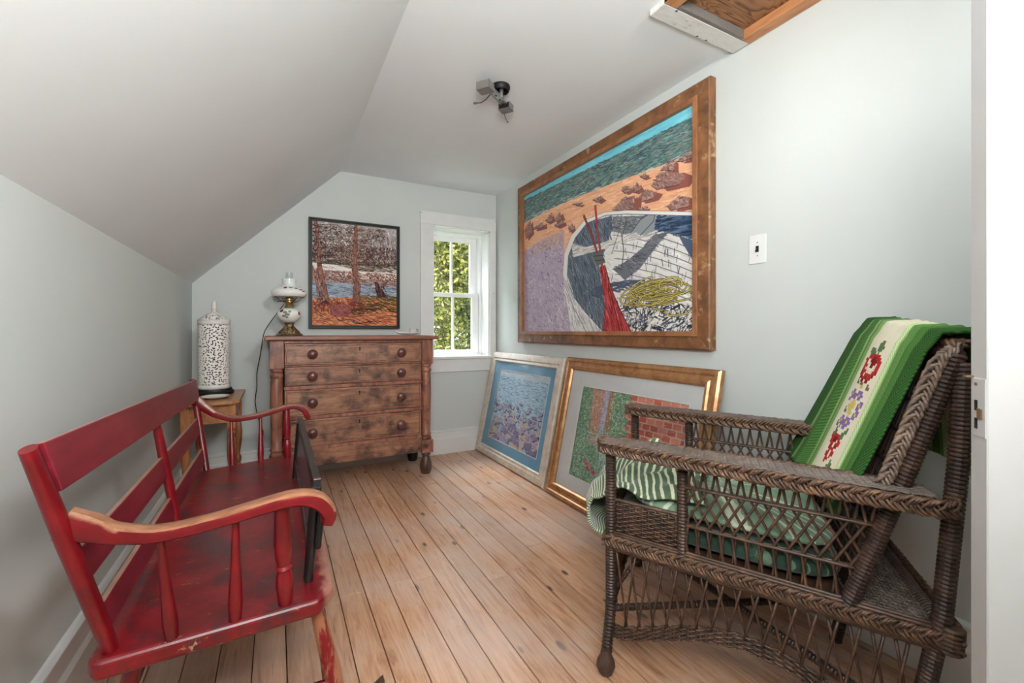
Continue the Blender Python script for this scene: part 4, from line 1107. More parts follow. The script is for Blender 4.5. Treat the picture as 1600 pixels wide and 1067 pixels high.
# pierced china lantern lamp
LX, LY = -.352, 3.40
ln_ = thing('lantern', (LX, LY, .70), 'tall pierced white china lantern with a finial lid on a black round base', 'lamp')
def pierced():
    k = NT('pierced_china')
    tc = k.n('ShaderNodeUVMap', uv_map='uv')
    mp = k.n('ShaderNodeMapping'); mp.inputs['Scale'].default_value = (34, 25, 1); k.l(tc.outputs[0], mp.inputs['Vector'])
    vo = k.n('ShaderNodeTexVoronoi', voronoi_dimensions='2D'); vo.inputs['Scale'].default_value = 1; vo.inputs['Randomness'].default_value = .85
    k.l(mp.outputs[0], vo.inputs['Vector'])
    # leaf shaped holes: each cell stretched along a direction of its own
    wn_ = k.n('ShaderNodeTexWhiteNoise', noise_dimensions='2D'); k.l(vo.outputs['Position'], wn_.inputs['Vector'])
    an = k.n('ShaderNodeMath', operation='MULTIPLY'); an.inputs[1].default_value = 6.283; k.l(wn_.outputs['Value'], an.inputs[0])
    sb = k.n('ShaderNodeVectorMath', operation='SUBTRACT'); k.l(mp.outputs[0], sb.inputs[0]); k.l(vo.outputs['Position'], sb.inputs[1])
    ro = k.n('ShaderNodeVectorRotate', rotation_type='Z_AXIS'); k.l(sb.outputs[0], ro.inputs['Vector']); k.l(an.outputs[0], ro.inputs['Angle'])
    m2 = k.n('ShaderNodeVectorMath', operation='MULTIPLY'); m2.inputs[1].default_value = (1.0, 2.1, 0); k.l(ro.outputs[0], m2.inputs[0])
    le = k.n('ShaderNodeVectorMath', operation='LENGTH'); k.l(m2.outputs[0], le.inputs[0])
    lt = k.n('ShaderNodeMath', operation='LESS_THAN'); lt.inputs[1].default_value = .46; k.l(le.outputs['Value'], lt.inputs[0])
    k.color((236, 232, 226)); k.set(Roughness=.2)
    tr = k.n('ShaderNodeBsdfTransparent'); mx = k.n('ShaderNodeMixShader')
    k.l(lt.outputs[0], mx.inputs[0]); k.l(k.b.outputs[0], mx.inputs[1]); k.l(tr.outputs[0], mx.inputs[2])
    k.l(mx.outputs[0], k.t.nodes['Material Output'].inputs['Surface'])
    return k.m
PM = pierced()
MB().lathe([(.098, 0), (.108, .004), (.110, .018), (.104, .024), (.100, .026), (.096, .038), (.0, .038)], (LX, LY, .7005), n=40).build('base', M['black'], ln_, smooth=True)
gl_ = MB().grid(lambda u, v: (LX + .0855 * math.cos(2 * PI * v), LY + .0855 * math.sin(2 * PI * v), .762 + .385 * u), 24, 64)
gl_.uvg = [(v, u) for u, v in gl_.uvg]
gl_.build('pierced_body', PM, ln_, smooth='all', solid=.0035)
for z0, z1 in ((.738, .764), (1.145, 1.168)):
    MB().grid(lambda u, v: (LX + .0865 * math.cos(2 * PI * v), LY + .0865 * math.sin(2 * PI * v), z0 + (z1 - z0) * u), 1, 64).build('rim_band', M['china'], ln_, smooth='all', solid=.004)
lid = MB().grid(lambda u, v: (LX + (.088 - .070 * u) * math.cos(2 * PI * v), LY + (.088 - .070 * u) * math.sin(2 * PI * v), 1.172 + .052 * u ** .85), 10, 64)
lid.uvg = [(v * .8, u * .12) for u, v in lid.uvg]
lid.build('lid', PM, ln_, smooth='all', solid=.003)
MB().lathe([(.090, 1.166), (.091, 1.172), (.086, 1.176)], (LX, LY, 0), n=48).build('lid_rim', M['china'], ln_, smooth=True)
MB().lathe([(.020, 1.220), (.014, 1.228), (.014, 1.238), (.018, 1.242), (.014, 1.246), (.016, 1.256), (.014, 1.266), (.016, 1.274), (.011, 1.290), (.0, 1.300)], (LX, LY, 0), n=20).build('finial', M['china'], ln_, smooth=True)
MB().lathe([(.066, .745), (.066, 1.14), (.03, 1.18)], (LX, LY, 0), n=32).build('dark_liner', M['subfloor'], ln_, smooth=True)  # dark liner added inside so the pierced holes look shaded
MB().tube([(LX, LY, .738), (LX, LY, .80)], .016, 12).build('bulb_socket', M['black'], ln_)
MB().tube([(LX + .02, 3.50, .705), (LX + .03, 3.62, .704), (LX + .04, 3.66, .66), (-.27, 3.70, .5), (-.26, 3.70, .40), (-.25, 3.70, .3), (-.27, 3.70, .18), (-.25, 3.70, .05), (-.2, 3.68, .006)], .003, 6).build('power_cord', M['rubber'], ln_, smooth='all')
pl_ = MB().lathe([(.0, .004), (.045, .004), (.052, .006), (.078, .013), (.082, .016), (.080, .017), (.052, .010), (.045, .008), (.0, .008)], (0, 0, 0), n=36)
pl_.v = [(-.325 + x * .95, 3.175 + y * 1.0, .698 + z) for x, y, z in pl_.v]
tag(pl_.build('plate', M['china'], smooth=True), 'shallow white china plate lying before the lantern on the side table', 'plate')

# ------------------------------------------------------------------ red bench
bn = thing('rocking_bench', (-.09, 1.88, 0), 'worn red painted wooden rocking bench with curved arms along the left wall', 'bench')
SZ = .45
seat = [(.130, 1.228), (.094, 1.168), (-.318, 1.150), (-.332, 1.175), (-.322, 2.500), (-.290, 2.520), (.100, 2.640), (.134, 2.600)]
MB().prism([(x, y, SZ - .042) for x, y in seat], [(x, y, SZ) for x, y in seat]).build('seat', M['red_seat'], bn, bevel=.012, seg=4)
def lerp(a, b, t): return a + (b - a) * t
def post_line(t):
    """back post centres: base -> top; t = 0 near, 1 far"""
    return Vector((lerp(-.298, -.290, t), lerp(1.190, 2.515, t), SZ - .01)), Vector((-.364, lerp(1.026, 2.650, t), .905 - .042 * t))
def back_pt(t, z):
    p, q = post_line(t); k = (z - p.z) / (q.z - p.z)
    return p + (q - p) * k
for t, w in ((0, .036), (.50, .034), (1, .036)):
    p, q = post_line(t)
    if t == .5: q = back_pt(t, .83)
    d = (q - p)
    MB().tube([p, p + d * .2, p + d * .6, q], [w * .46, w * .5, w * .52, w * .42], 14, flat=.8, up=(1, 0, 0)).build('back_post', M['red'], bn, smooth=True)
def slat(z0, z1, t0, t1, off, mat, name, dzt=0.0):
    def f(t, z): return back_pt(t, z) + Vector((off, 0, 0))
    m = MB(); N = 14
    la = []
    for i in range(N + 1):
        t = t0 + (t1 - t0) * i / N
        la.append((f(t, z0 + dzt * t), f(t, z1 + dzt * t)))
    th = Vector((.014, 0, .003))
    vs = []; fs = []
    for a, b in la:
        vs += [a, b, b + th, a + th]
    for i in range(N):
        for k in range(4):
            fs.append((i * 4 + k, i * 4 + (k + 1) % 4, (i + 1) * 4 + (k + 1) % 4, (i + 1) * 4 + k))
    fs += [(3, 2, 1, 0), (N * 4, N * 4 + 1, N * 4 + 2, N * 4 + 3)]
    m.add(vs, fs)
    m.build(name, mat, bn, bevel=.003)
slat(.815, .910, .008, 1.0, .003, M['red_crest'], 'crest_rail', -.048)
slat(.612, .684, .0, .5, -.012, M['red_crest'], 'back_slat'); slat(.612, .684, .5, 1.0, -.012, M['red_crest'], 'back_slat')
slat(.482, .545, .0, .5, -.012, M['red_crest'], 'back_slat'); slat(.482, .545, .5, 1.0, -.012, M['red_crest'], 'back_slat')
# arms: flat scrolls
def arm(y, pts, ws, hs):
    """pts: (x, z); swept rounded-rectangle section"""
    # smooth path
    P = []
    for i in range(len(pts) - 1):
        p0 = pts[max(0, i - 1)]; p1 = pts[i]; p2 = pts[i + 1]; p3 = pts[min(len(pts) - 1, i + 2)]
        for k in range(5):
            t = k / 5
            P.append(tuple(.5 * (2 * p1[j] + (p2[j] - p0[j]) * t + (2 * p0[j] - 5 * p1[j] + 4 * p2[j] - p3[j]) * t * t + (3 * p1[j] - p0[j] - 3 * p2[j] + p3[j]) * t ** 3) for j in range(4)))
    P.append(pts[-1])
    vs = []; n = 12
    for i, (x, z, w, h) in enumerate(P):
        a = P[max(0, i - 1)]; b = P[min(len(P) - 1, i + 1)]
        d = Vector((b[0] - a[0], 0, b[1] - a[1])).normalized(); nn = Vector((-d.z, 0, d.x))
        yy = y(x) if callable(y) else y
        for k in range(n):
            an = 2 * PI * k / n
            c, s_ = math.cos(an), math.sin(an)
            c = math.copysign(abs(c) ** .55, c); s_ = math.copysign(abs(s_) ** .55, s_)
            vs.append(Vector((x, yy, z)) + Vector((0, 1, 0)) * (c * w / 2) + nn * (s_ * h / 2))
    m = len(P)
    fs = [(i * n + k, i * n + (k + 1) % n, (i + 1) * n + (k + 1) % n, (i + 1) * n + k) for i in range(m - 1) for k in range(n)]
    fs += [tuple(range(n - 1, -1, -1)), tuple((m - 1) * n + k for k in range(n))]
    mb = MB(); mb.add(vs, fs)
    mb.build('arm', M['red_arm'], bn, smooth=True)
# x, z, width (y), height
armN = [(-.342, .752, .032, .058), (-.308, .733, .038, .050), (-.275, .712, .042, .036), (-.215, .694, .044, .030), (-.12, .700, .046, .028), (-.02, .716, .048, .030), (.040, .722, .050, .032), (.085, .708, .050, .036), (.108, .676, .048, .034), (.104, .652, .044, .026)]
arm(lambda x: 1.090 + .032 * min(1, max(0, (x + .35) / .11)), armN, None, None)
armF = [(-.345, .765, .034, .056), (-.305, .728, .038, .044), (-.255, .690, .042, .034), (-.18, .664, .044, .028), (-.08, .672, .046, .026), (.02, .698, .048, .028), (.080, .708, .050, .030), (.125, .690, .050, .034), (.146, .654, .046, .032), (.142, .636, .042, .024)]
arm(lambda x: 2.610 + (x + .35) * -.02, armF, None, None)
spin = [(.0065, 0), (.008, .1), (.013, .32), (.014, .42), (.011, .62), (.008, .85), (.007, 1)]
def spindle(p, q): MB().turned(q, p, [(.007, 0), (.0075, .15), (.0095, .4), (.0130, .68), (.0145, .84), (.0125, .95), (.0125, 1)], 12).build('arm_spindle', M['red'], bn, smooth=True)
spindle((-.196, 1.172, SZ - .004), (-.208, 1.122, .690)); spindle((-.082, 1.178, SZ - .004), (-.078, 1.127, .698))
fpost = [(.015, 0), (.0165, .10), (.019, .22), (.018, .30), (.0135, .36), (.0185, .385), (.0135, .41), (.017, .47), (.0195, .62), (.016, .85), (.0145, 1)]
MB().turned((.019, 1.192, SZ - .004), (.010, 1.135, .712), fpost, 16).build('arm_post', M['red'], bn, smooth=True)
spindle((-.190, 2.560, SZ - .004), (-.200, 2.607, .658)); spindle((-.070, 2.560, SZ - .004), (-.072, 2.605, .668))
MB().turned((.050, 2.575, SZ - .004), (.046, 2.603, .700), fpost, 16).build('arm_post', M['red'], bn, smooth=True)
# legs, stretchers, rockers
def leg_mat_worn():
    k = NT('red_leg_worn'); n_ = k.noise(k.coords((4, 4, 1)), 5, 5, .7)
    k.color(k.ramp(n_, [(.46, (120, 14, 26)), (.52, (158, 104, 76))])); k.set(Roughness=.35); return k.m
LW = leg_mat_worn()
lp_ = [(.014, 0), (.017, .1), (.021, .35), (.022, .5), (.018, .75), (.016, .9), (.018, 1)]
tops = {'nf': (.085, 1.245, .412), 'nb': (-.262, 1.225, .412), 'ff': (.085, 2.54, .412), 'fb': (-.262, 2.47, .412)}
bots = {'nf': (.165, 1.235, .045), 'nb': (-.36, 1.235, .045), 'ff': (.165, 2.585, .045), 'fb': (-.36, 2.585, .045)}
for k_ in tops:
    MB().turned(bots[k_], tops[k_], lp_, 14).build('leg', LW if k_[1] == 'f' else M['red'], bn, smooth=True)
def mid(k_, z):
    a, b = Vector(bots[k_]), Vector(tops[k_]); return a + (b - a) * ((z - a.z) / (b.z - a.z))
for a, b, z in (('nf', 'nb', .19), ('ff', 'fb', .19), ('nf', 'ff', .24), ('nb', 'fb', .24)):
    MB().turned(mid(a, z), mid(b, z), [(.009, 0), (.013, .3), (.015, .5), (.013, .7), (.009, 1)], 12).build('stretcher', M['red'], bn, smooth=True)
for y in (1.235, 2.585):
    m = MB(); lo, up = [], []
    for i in range(21):
        x = -.49 + .75 * i / 20
        z = .95 * (x + .115) ** 2
        lo.append((x, z)); up.append((x, z + .034 - .012 * abs(i - 10) / 10))
    loop = lo + up[::-1]
    # joined as quads
    vs = []
    for (x, z), (x2, z2) in zip(lo, up):
        vs += [(x, y - .014, z), (x, y + .014, z), (x2, y + .014, z2), (x2, y - .014, z2)]
    fs = []
    for i in range(20):
        for k in range(4): fs.append((i * 4 + k, i * 4 + (k + 1) % 4, (i + 1) * 4 + (k + 1) % 4, (i + 1) * 4 + k))
    fs += [(3, 2, 1, 0), (80, 81, 82, 83)]
    m.add(vs, fs).build('rocker', M['dark_foot'], bn, bevel=.004)

# removable guard rail pegged into the front of the seat
gd = thing('bench_guard', (.09, 1.75, SZ), 'black framed guard panel pegged upright into the front edge of the red bench', 'guard')
def gp(y, z, o=0.0):
    k = (z - .45) / .25
    return Vector((.073 + .022 * k + o, y, z))
def gbox(y0, y1, z0, z1, t0, t1, name, mat, bevel=.002, **kw):
    b_ = [gp(y0, z0, t0), gp(y0, z0, t1), gp(y1, z0, t1), gp(y1, z0, t0)]
    t_ = [gp(y0, z1, t0), gp(y0, z1, t1), gp(y1, z1, t1), gp(y1, z1, t0)]
    return MB().hexa(b_, t_).build(name, mat, gd, bevel=bevel, **kw)
M['gworn'] = wood('black_gold_worn', (34, 30, 30), (22, 20, 20), (3, 3, 3), 4, .3, (.3, .7), False, ((150, 106, 76), 12, .60, .68))
gbox(1.30, 2.27, .674, .703, -.008, .012, 'top_rail', M['gworn'])
gbox(1.30, 2.27, .505, .535, -.008, .012, 'bottom_rail', M['gworn'])
gbox(1.30, 1.345, .530, .680, -.008, .012, 'stile', M['gworn']); gbox(2.225, 2.27, .530, .680, -.008, .012, 'stile', M['gworn'])
gbox(1.34, 2.23, .53, .680, -.003, .006, 'panel', plain('grey_black_panel', (92, 84, 88), .25))
for y in (1.27, 2.20):
    MB().tube([gp(y, .448), gp(y, .50), gp(y, .56), gp(y, .69, -.004)], [.0125, .0125, .0135, .011], 12, up=(0, 1, 0)).build('peg_leg', M['gworn'], gd, smooth=True)
gbox(1.245, 1.30, .535, .660, .006, .022, 'end_block', M['black'], .006)
gbox(1.275, 1.305, .545, .69, -.008, .012, 'stile', M['black'])

# ------------------------------------------------------------------ wicker armchair
CO, CB_, CS = Vector((1.0, 1.167, 0)), Vector((.427, -.904, 0)), Vector((.435, .343, 0))
SN = CS.normalized()
def C(u, v, z): return CO + CB_ * u + CS * v + Vector((0, 0, z + .03 * v * z / .72))
wc = thing('wicker_armchair', tuple(C(.4, .5, 0).xy) + (0,), 'dark brown woven wicker armchair with braided arms facing the leaning frames', 'chair')
def up_(z): return .645 + (z - .43) * .315      # u of the reclined back at height z
def wrapped(name, pts, r, mat=None, par=wc, pitch=.010, n=12, label=None):
    """a pole wound with cane: ring after ring of a fine ridge"""
    pts = [Vector(p) for p in pts]
    seg = [(b - a).length for a, b in zip(pts, pts[1:])]; L = sum(seg)
    N = int(L / pitch) * 3
    P, R = [], []
    for i in range(N + 1):
        s = L * i / N; k = 0
        while k < len(seg) - 1 and s > seg[k]: s -= seg[k]; k += 1
        P.append(pts[k].lerp(pts[k + 1], s / seg[k]))
        rr = r if not callable(r) else r(i / N)
        R.append(rr * ((.84, 1.0, 1.0)[i % 3]))
    return MB().tube(P, R, n).build(name, mat or M['wick_pole'], par, label=label)
def resample(pts, step):
    pts = [Vector(p) for p in pts]
    out = [pts[0]]
    for a, b in zip(pts, pts[1:]):
        k = max(1, int(round((b - a).length / step)))
        for i in range(1, k + 1): out.append(a.lerp(b, i / k))
    return out
def smooth_path(pts, it=2):
    pts = [Vector(p) for p in pts]
    for _ in range(it):
        q = [pts[0]]
        for a, b in zip(pts, pts[1:]): q += [a.lerp(b, .25), a.lerp(b, .75)]
        q.append(pts[-1]); pts = q
    return pts
def braid(name, pts, lat, A=.018, Bn=.008, period=.085, strand=3, r=.0042, mat=None, par=wc, canes=3, sm=1, label=None):
    """three-strand plait of several canes each; lat = lateral direction of the plait"""
    P = resample(smooth_path(pts, sm), .008)
    latf = lat if callable(lat) else (lambda i, n: Vector(lat))
    m = MB(); s = 0; S = [0]
    for a, b in zip(P, P[1:]): s += (b - a).length; S.append(s)
    for k in range(strand):
        for c in range(canes):
            Q = []
            oc = (c - (canes - 1) / 2) * r * 1.7
            for i, p in enumerate(P):
                t = (P[min(i + 1, len(P) - 1)] - P[max(i - 1, 0)]).normalized()
                la = latf(i, len(P)).normalized(); la = (la - t * la.dot(t)).normalized(); nn = t.cross(la)
                ph = 2 * PI * S[i] / period + k * 2 * PI / strand
                Q.append(p + la * (A * math.sin(ph) + oc * abs(math.cos(ph)) * .6) + nn * (Bn * math.sin(2 * ph)) + t * (oc * 1.2))
            m.tube(Q, r, 5)
    return m.build(name, mat or M['wick_hi'], par, smooth='all', kind='stuff', recalc=False, label=label)
def weave(name, fn, rows, nst, L, amp=.004, r=.0032, mat=None, par=wc, stakes=True, label=None):
    """plain weave: fn(s, t, h) surface point; rows of canes along s passing over and under nst stakes"""
    m = MB(); N = nst * 3
    for j in range(rows):
        t = (j + .5) / rows
        m.tube([fn(i / N, t, amp * math.sin(PI * (i / N) * nst + PI * (j % 2))) for i in range(N + 1)], r, 5)
    if stakes:
        for k in range(nst):
            s_ = (k + .5) / nst
            m.tube([fn(s_, q / 4, 0) for q in range(5)], r * .95, 5)
    return m.build(name, mat or M['wick'], par, smooth='all', kind='stuff', recalc=False, label=label)

ARM_Z = .705
for v, sg in ((0, -1), (1, 1)):
    dv = sg * .18
    # front leg, foot and post
    wrapped('front_leg', [C(0, v + sg * .14, .055), C(0, v + sg * .02, .155), C(0, v, .20), C(0, v, ARM_Z)], .0185)
    ft = C(0, v + sg * .155, .0)
    ft.z = 0
    MB().turned(ft, C(0, v + sg * .14, .078), [(.012, 0), (.022, .12), (.030, .35), (.028, .55), (.018, .80), (.016, 1)], 16).build('foot', M['dark_foot'], wc, smooth=True)
    wrapped('upright', [C(.235, v, .40), C(.235, v, ARM_Z)], .0165)
    # rear post, straight to the top of the back
    wrapped('rear_post', [C(.735, v - sg * -.02, .0), C(.775, v, .22), C(.812, v, .45), C(.838, v, .80), C(.846, v, 1.03)], .020)
    # reclined back post
    wrapped('back_post', [C(up_(.41), v, .41), C(up_(.70), v, .70), C(up_(1.05) - .005, v, 1.05)], .021)
    # woven front corner panel
    weave('corner_weave', lambda s, t, h, v=v: C(.015 + s * .21, v, .425 + t * .105) + SN * h, 15, 10, .2)
    for z in (.535,):
        MB().tube([C(0, v, z), C(.235, v, z)], .006, 6).build('side_rod', M['wick'], wc)
    # horizontal rods of the side panel, in pairs
    m = MB()
    for z in (.626, .510):
        for o in (.006, -.006):
            m.tube([C(u, v, z) + SN * o for u in np.linspace(.22, up_(z) + .01, 8)], .0045, 6)
    m.build('side_rod', M['wick'], wc, smooth='all')
    # lattice canes
    m = MB()
    def cane(path, o):
        q = []
        for u, z in path:
            q.append((min(u, 9), z))
        P = []
        for (u0, z0), (u1, z1) in zip(q, q[1:]):
            for k in range(5):
                t = k / 5; P.append((u0 + (u1 - u0) * t, z0 + (z1 - z0) * t))
        P.append(q[-1])
        P = [C(u, v, z) + SN * o for u, z in P if u < up_(z) and u > .245]
        if len(P) > 1: m.tube(P, .0040, 5)
    for j in range(-3, 17):
        c0 = .262 + .0335 * j
        cane([(c0 + .004, ARM_Z), (c0 - .011, .626), (c0 + .056, .510), (c0 + .044, .412)], .004)
        cane([(c0 - .004, ARM_Z), (c0 + .011, .626), (c0 - .056, .510), (c0 - .044, .412)], -.004)
    m.build('lattice_panel', M['wick'], wc, smooth='all', kind='stuff', recalc=False, label='open lattice of crossed canes')
    # skirt lattice and arched woven band
    def zb(u): return .090 + .122 * math.sin(PI * min(max((u - .02) / .80, 0), 1)) ** 1.35
    m = MB()
    for j in range(18):
        c0 = .03 + .0445 * j
        for q, o in ((1, .004), (-1, -.004)):
            u0, u1 = c0 - q * .012, c0 + q * .026
            if .012 < u1 < .78 and u0 < .80:
                m.tube([C(u0 + (u1 - u0) * t, v, .372 + (zb(u1) + .015 - .372) * t) + SN * o for t in (0, .33, .66, 1)], .0040, 5)
    m.build('skirt_lattice', M['wick'], wc, smooth='all', kind='stuff', recalc=False, label='lattice of crossed canes under the seat rail')
    weave('arched_band', lambda s, t, h, v=v: C(.01 + s * .78, v, zb(.01 + s * .78) - .020 + t * .045) + SN * h, 7, 30, .8, .005, .0038)
    # seat rail
    m = MB()
    for z, o in ((.372, .010), (.378, .014), (.421, .010), (.427, .005)):
        m.tube([C(u, v, z) + SN * (o * sg) for u in np.linspace(-.015, .83, 14)], .005, 6)
    m.build('seat_rail', M['wick'], wc, smooth='all')
    braid('rail_braid', [C(-.02, v, .398) + SN * (.014 * sg), C(.835, v, .398) + SN * (.014 * sg)], (0, 0, 1), .017, .006, .075)
    wrapped('corner_wrap', [C(.822, v, .372), C(.826, v, .432)], .027, M['wick'])
    # arm: woven top on a board core, braided edge
    for_o, for_i = sg * .055, -sg * .045
    def ap(u, o, z): return C(u, v, z) + SN * (o * sg)
    MB().prism([ap(-.02, .045, ARM_Z), ap(.79, .055, ARM_Z), ap(.79, -.04, ARM_Z), ap(-.02, -.035, ARM_Z)], [ap(-.02, .045, ARM_Z + .022), ap(.79, .055, ARM_Z + .022), ap(.79, -.04, ARM_Z + .022), ap(-.02, -.035, ARM_Z + .022)]).build('arm_core', M['wick'], wc, bevel=.006)
    weave('arm_top', lambda s, t, h: ap(-.03 + s * .82, -.040 + t * .095, ARM_Z + .0265 + h * .5), 15, 40, .8, .0028, .0030, M['wick_grey'])
    braid('arm_braid', [ap(.735, -.045, ARM_Z + .012), ap(.4, -.045, ARM_Z + .012), ap(-.015, -.042, ARM_Z + .012), ap(-.045, .0, ARM_Z + .012), ap(-.015, .052, ARM_Z + .010), ap(.4, .060, ARM_Z + .008), ap(.78, .066, ARM_Z + .004), ap(.825, .040, ARM_Z + .004), ap(.82, .0, ARM_Z + .004)], (0, 0, 1), .0175, .007, .080)
    # braided edge of the back
    braid('back_braid', [C(up_(z) - .035, v, z) + SN * (.012 * sg) for z in (.735, .85, .95, 1.03)] + [C(up_(1.07) - .01, v * .98 + .01, 1.068)], CB_ * .3 + Vector((0, 0, .25)), .0125, .007, .075, mat=M['wick_pale'] if v == 0 else M['wick_hi'])
# front and rear rails, top rail
for nm, u, z in (('front_rail', 0, .40), ('rear_rail', .815, .42), ('top_rail', .838, 1.045)):
    wrapped(nm, [C(u, 0, z), C(u, 1, z)], .017)
braid('rail_braid', [C(-.018, 0, .398), C(-.018, 1, .398)], (0, 0, 1), .017, .006, .075)
braid('rail_braid', [C(.842, 0, .415), C(.842, 1, .415)], (0, 0, 1), .017, .006, .075)
braid('top_braid', [C(up_(1.07), 0, 1.072), C(up_(1.07), 1, 1.072)], Vector((.427, -.904, 0)), .017, .007, .085)
m = MB()
for j in range(12):
    c0 = .04 + .08 * j
    for q in (1, -1):
        m.tube([C(0, c0 - q * .02, .372), C(0, c0 + q * .05, .18)], .0040, 5)
m.build('skirt_lattice', M['wick'], wc, smooth='all', kind='stuff', recalc=False)
weave('arched_band', lambda s, t, h: C(h * 1.0, .02 + s * .96, .12 + .06 * math.sin(PI * s) + t * .045), 7, 20, .5, .005, .0038)
# seat deck and the perforated shelf behind the back
MB().prism([C(.01, .02, .395), C(.66, .02, .395), C(.66, .98, .395), C(.01, .98, .395)], [C(.01, .02, .410), C(.66, .02, .410), C(.66, .98, .410), C(.01, .98, .410)]).build('seat_deck', M['wick'], wc)
weave('rear_shelf', lambda s, t, h: C(.640 + t * .175, .01 + s * .98, .424 + .5 * h), 20, 34, .5, .0030, .0040, M['wick_grey'], label='grey close-woven shelf behind the back')
MB().prism([C(.64, .02, .405), C(.82, .02, .405), C(.82, .98, .405), C(.64, .98, .405)], [C(.64, .02, .418), C(.82, .02, .418), C(.82, .98, .418), C(.64, .98, .418)]).build('shelf_core', M['wick_pole'], wc)
# back panel of upright canes and a few cross canes
m = MB()
for j in range(26):
    v_ = .03 + .94 * j / 25
    m.tube([C(up_(z), v_ + .012 * math.sin(j * 2 + z * 9), z) for z in np.linspace(.43, 1.04, 9)], .0042, 5)
for z in (.52, .60, .68, .76, .84, .92, 1.0):
    m.tube([C(up_(z) - .006, v_, z) for v_ in np.linspace(0, 1, 10)], .0042, 5); m.tube([C(up_(z) + .006, v_, z + .008) for v_ in np.linspace(0, 1, 10)], .0042, 5)
m.build('back_panel', M['wick_pole'], wc, smooth='all', kind='stuff', recalc=False)
# crossed stretchers underneath
wrapped('cross_stretcher', [C(0, .0, .165), C(.775, 1, .165)], .012)
wrapped('cross_stretcher', [C(0, 1, .165), C(.775, .0, .165)], .012)
wrapped('leg_brace', [C(.0, .04, .20), C(.10, .10, .36)], .008)
wrapped('leg_brace', [C(.0, .96, .20), C(.10, .90, .36)], .008)

# ---- seat cushion
def fab(name, base, stripe, n=60, duty=.7, axis=0, rough=.9, dist=0.0, fuzz=300):
    k = NT(name)
    uv = k.n('ShaderNodeUVMap', uv_map='uv')
    sp = k.n('ShaderNodeSeparateXYZ'); k.l(uv.outputs[0], sp.inputs[0])
    nz = k.noise(k.coords(), 9, 3)
    ad = k.n('ShaderNodeMath', operation='MULTIPLY_ADD'); ad.inputs[1].default_value = dist; k.l(nz, ad.inputs[0]); k.l(sp.outputs[axis], ad.inputs[2])
    mu = k.n('ShaderNodeMath', operation='MULTIPLY'); mu.inputs[1].default_value = n; k.l(ad.outputs[0], mu.inputs[0])
    fr = k.n('ShaderNodeMath', operation='FRACT'); k.l(mu.outputs[0], fr.inputs[0])
    f2 = k.n('ShaderNodeMath', operation='MULTIPLY_ADD'); f2.inputs[1].default_value = .25; k.l(k.noise(k.coords(), fuzz, 2), f2.inputs[0]); k.l(fr.outputs[0], f2.inputs[2])
    w = k.ramp(f2.outputs[0], [(duty, (0, 0, 0, 1)), (min(.99, duty + .06), (1, 1, 1, 1))])
    bs = k.ramp(k.noise(k.coords(), 14, 4), [(.3, tuple(x * .8 for x in base)), (.7, base)])
    k.color(k.mix(w, bs, stripe)); k.set(Roughness=rough)
    k.b.inputs['Sheen Weight'].default_value = .3
    k.bump(fr.outputs[0], .5, .004)
    return k.m
def pillow_box(u0, u1, v0, v1, z0, z1, pw=.35):
    m = MB()
    def f(s, t):
        a = 2 * PI * t; ph = PI * (s - .5)
        cx = math.copysign(abs(math.cos(a)) ** pw, math.cos(a)) * abs(math.cos(ph)) ** .45
        cy = math.copysign(abs(math.sin(a)) ** pw, math.sin(a)) * abs(math.cos(ph)) ** .45
        return C((u0 + u1) / 2 + (u1 - u0) / 2 * cx, (v0 + v1) / 2 + (v1 - v0) / 2 * cy, (z0 + z1) / 2 + (z1 - z0) / 2 * math.sin(ph))
    m.grid(f, 24, 64)
    return m
cushion = pillow_box(.01, .655, .035, .965, .412, .505)
cu_ = cushion.build('seat_cushion', fab('dark_green_corduroy', (34, 66, 50), (96, 124, 102), 40, .90, 1, dist=.02), smooth='all', recalc=True)
tag(cu_, 'dark green thick seat cushion at the bottom of the wicker armchair', 'cushion')
# second, paler cushion under the blanket
c2 = pillow_box(.06, .64, .05, .95, .500, .560).build('seat_cushion', fab('pale_green_cloth', (128, 158, 130), (206, 214, 190), 26, .86, 1, dist=.02), smooth='all')
tag(c2, 'pale sage green cushion with cream lines lying on the dark one', 'cushion')
# crumpled ribbed blanket
def bl(s, t):
    v = .03 + .90 * t
    prof = [(-.030, .395), (-.078, .400), (-.100, .425), (-.105, .470), (-.085, .520), (-.040, .552), (.04, .568), (.16, .576), (.30, .580)]
    q = s * (len(prof) - 1); i = min(int(q), len(prof) - 2); f = q - i
    u = prof[i][0] + (prof[i + 1][0] - prof[i][0]) * f; z = prof[i][1] + (prof[i + 1][1] - prof[i][1]) * f
    on_ = max(0.0, min(1.0, (s - .45) / .15))
    z += on_ * (.080 * math.exp(-((u - .11) / .055) ** 2 - ((v - .52) / .17) ** 2) + .050 * math.exp(-((u - .02) / .05) ** 2 - ((v - .62) / .16) ** 2) + .030 * math.exp(-((u - .20) / .05) ** 2 - ((v - .30) / .10) ** 2))
    z += on_ * .011 * (math.sin(v * 19 + u * 30) + math.sin(v * 31 - u * 44 + 1.3) * .6)
    u += (1 - on_) * .014 * math.sin(v * 17 + 1)
    u += on_ * .02 * math.sin(v * 9 + 2) * s
    z -= .012 * max(0, abs(t - .5) - .42) * 10 * on_
    return C(u, v, z + .004)
bk = MB().grid(bl, 60, 90).build('knitted_blanket', fab('green_ribbed_knit', (92, 116, 86), (214, 220, 192), 40, .74, 0, dist=.03), smooth='all', solid=.010)
tag(bk, 'crumpled green and cream ribbed blanket spilling over the front of the wicker seat', 'blanket')

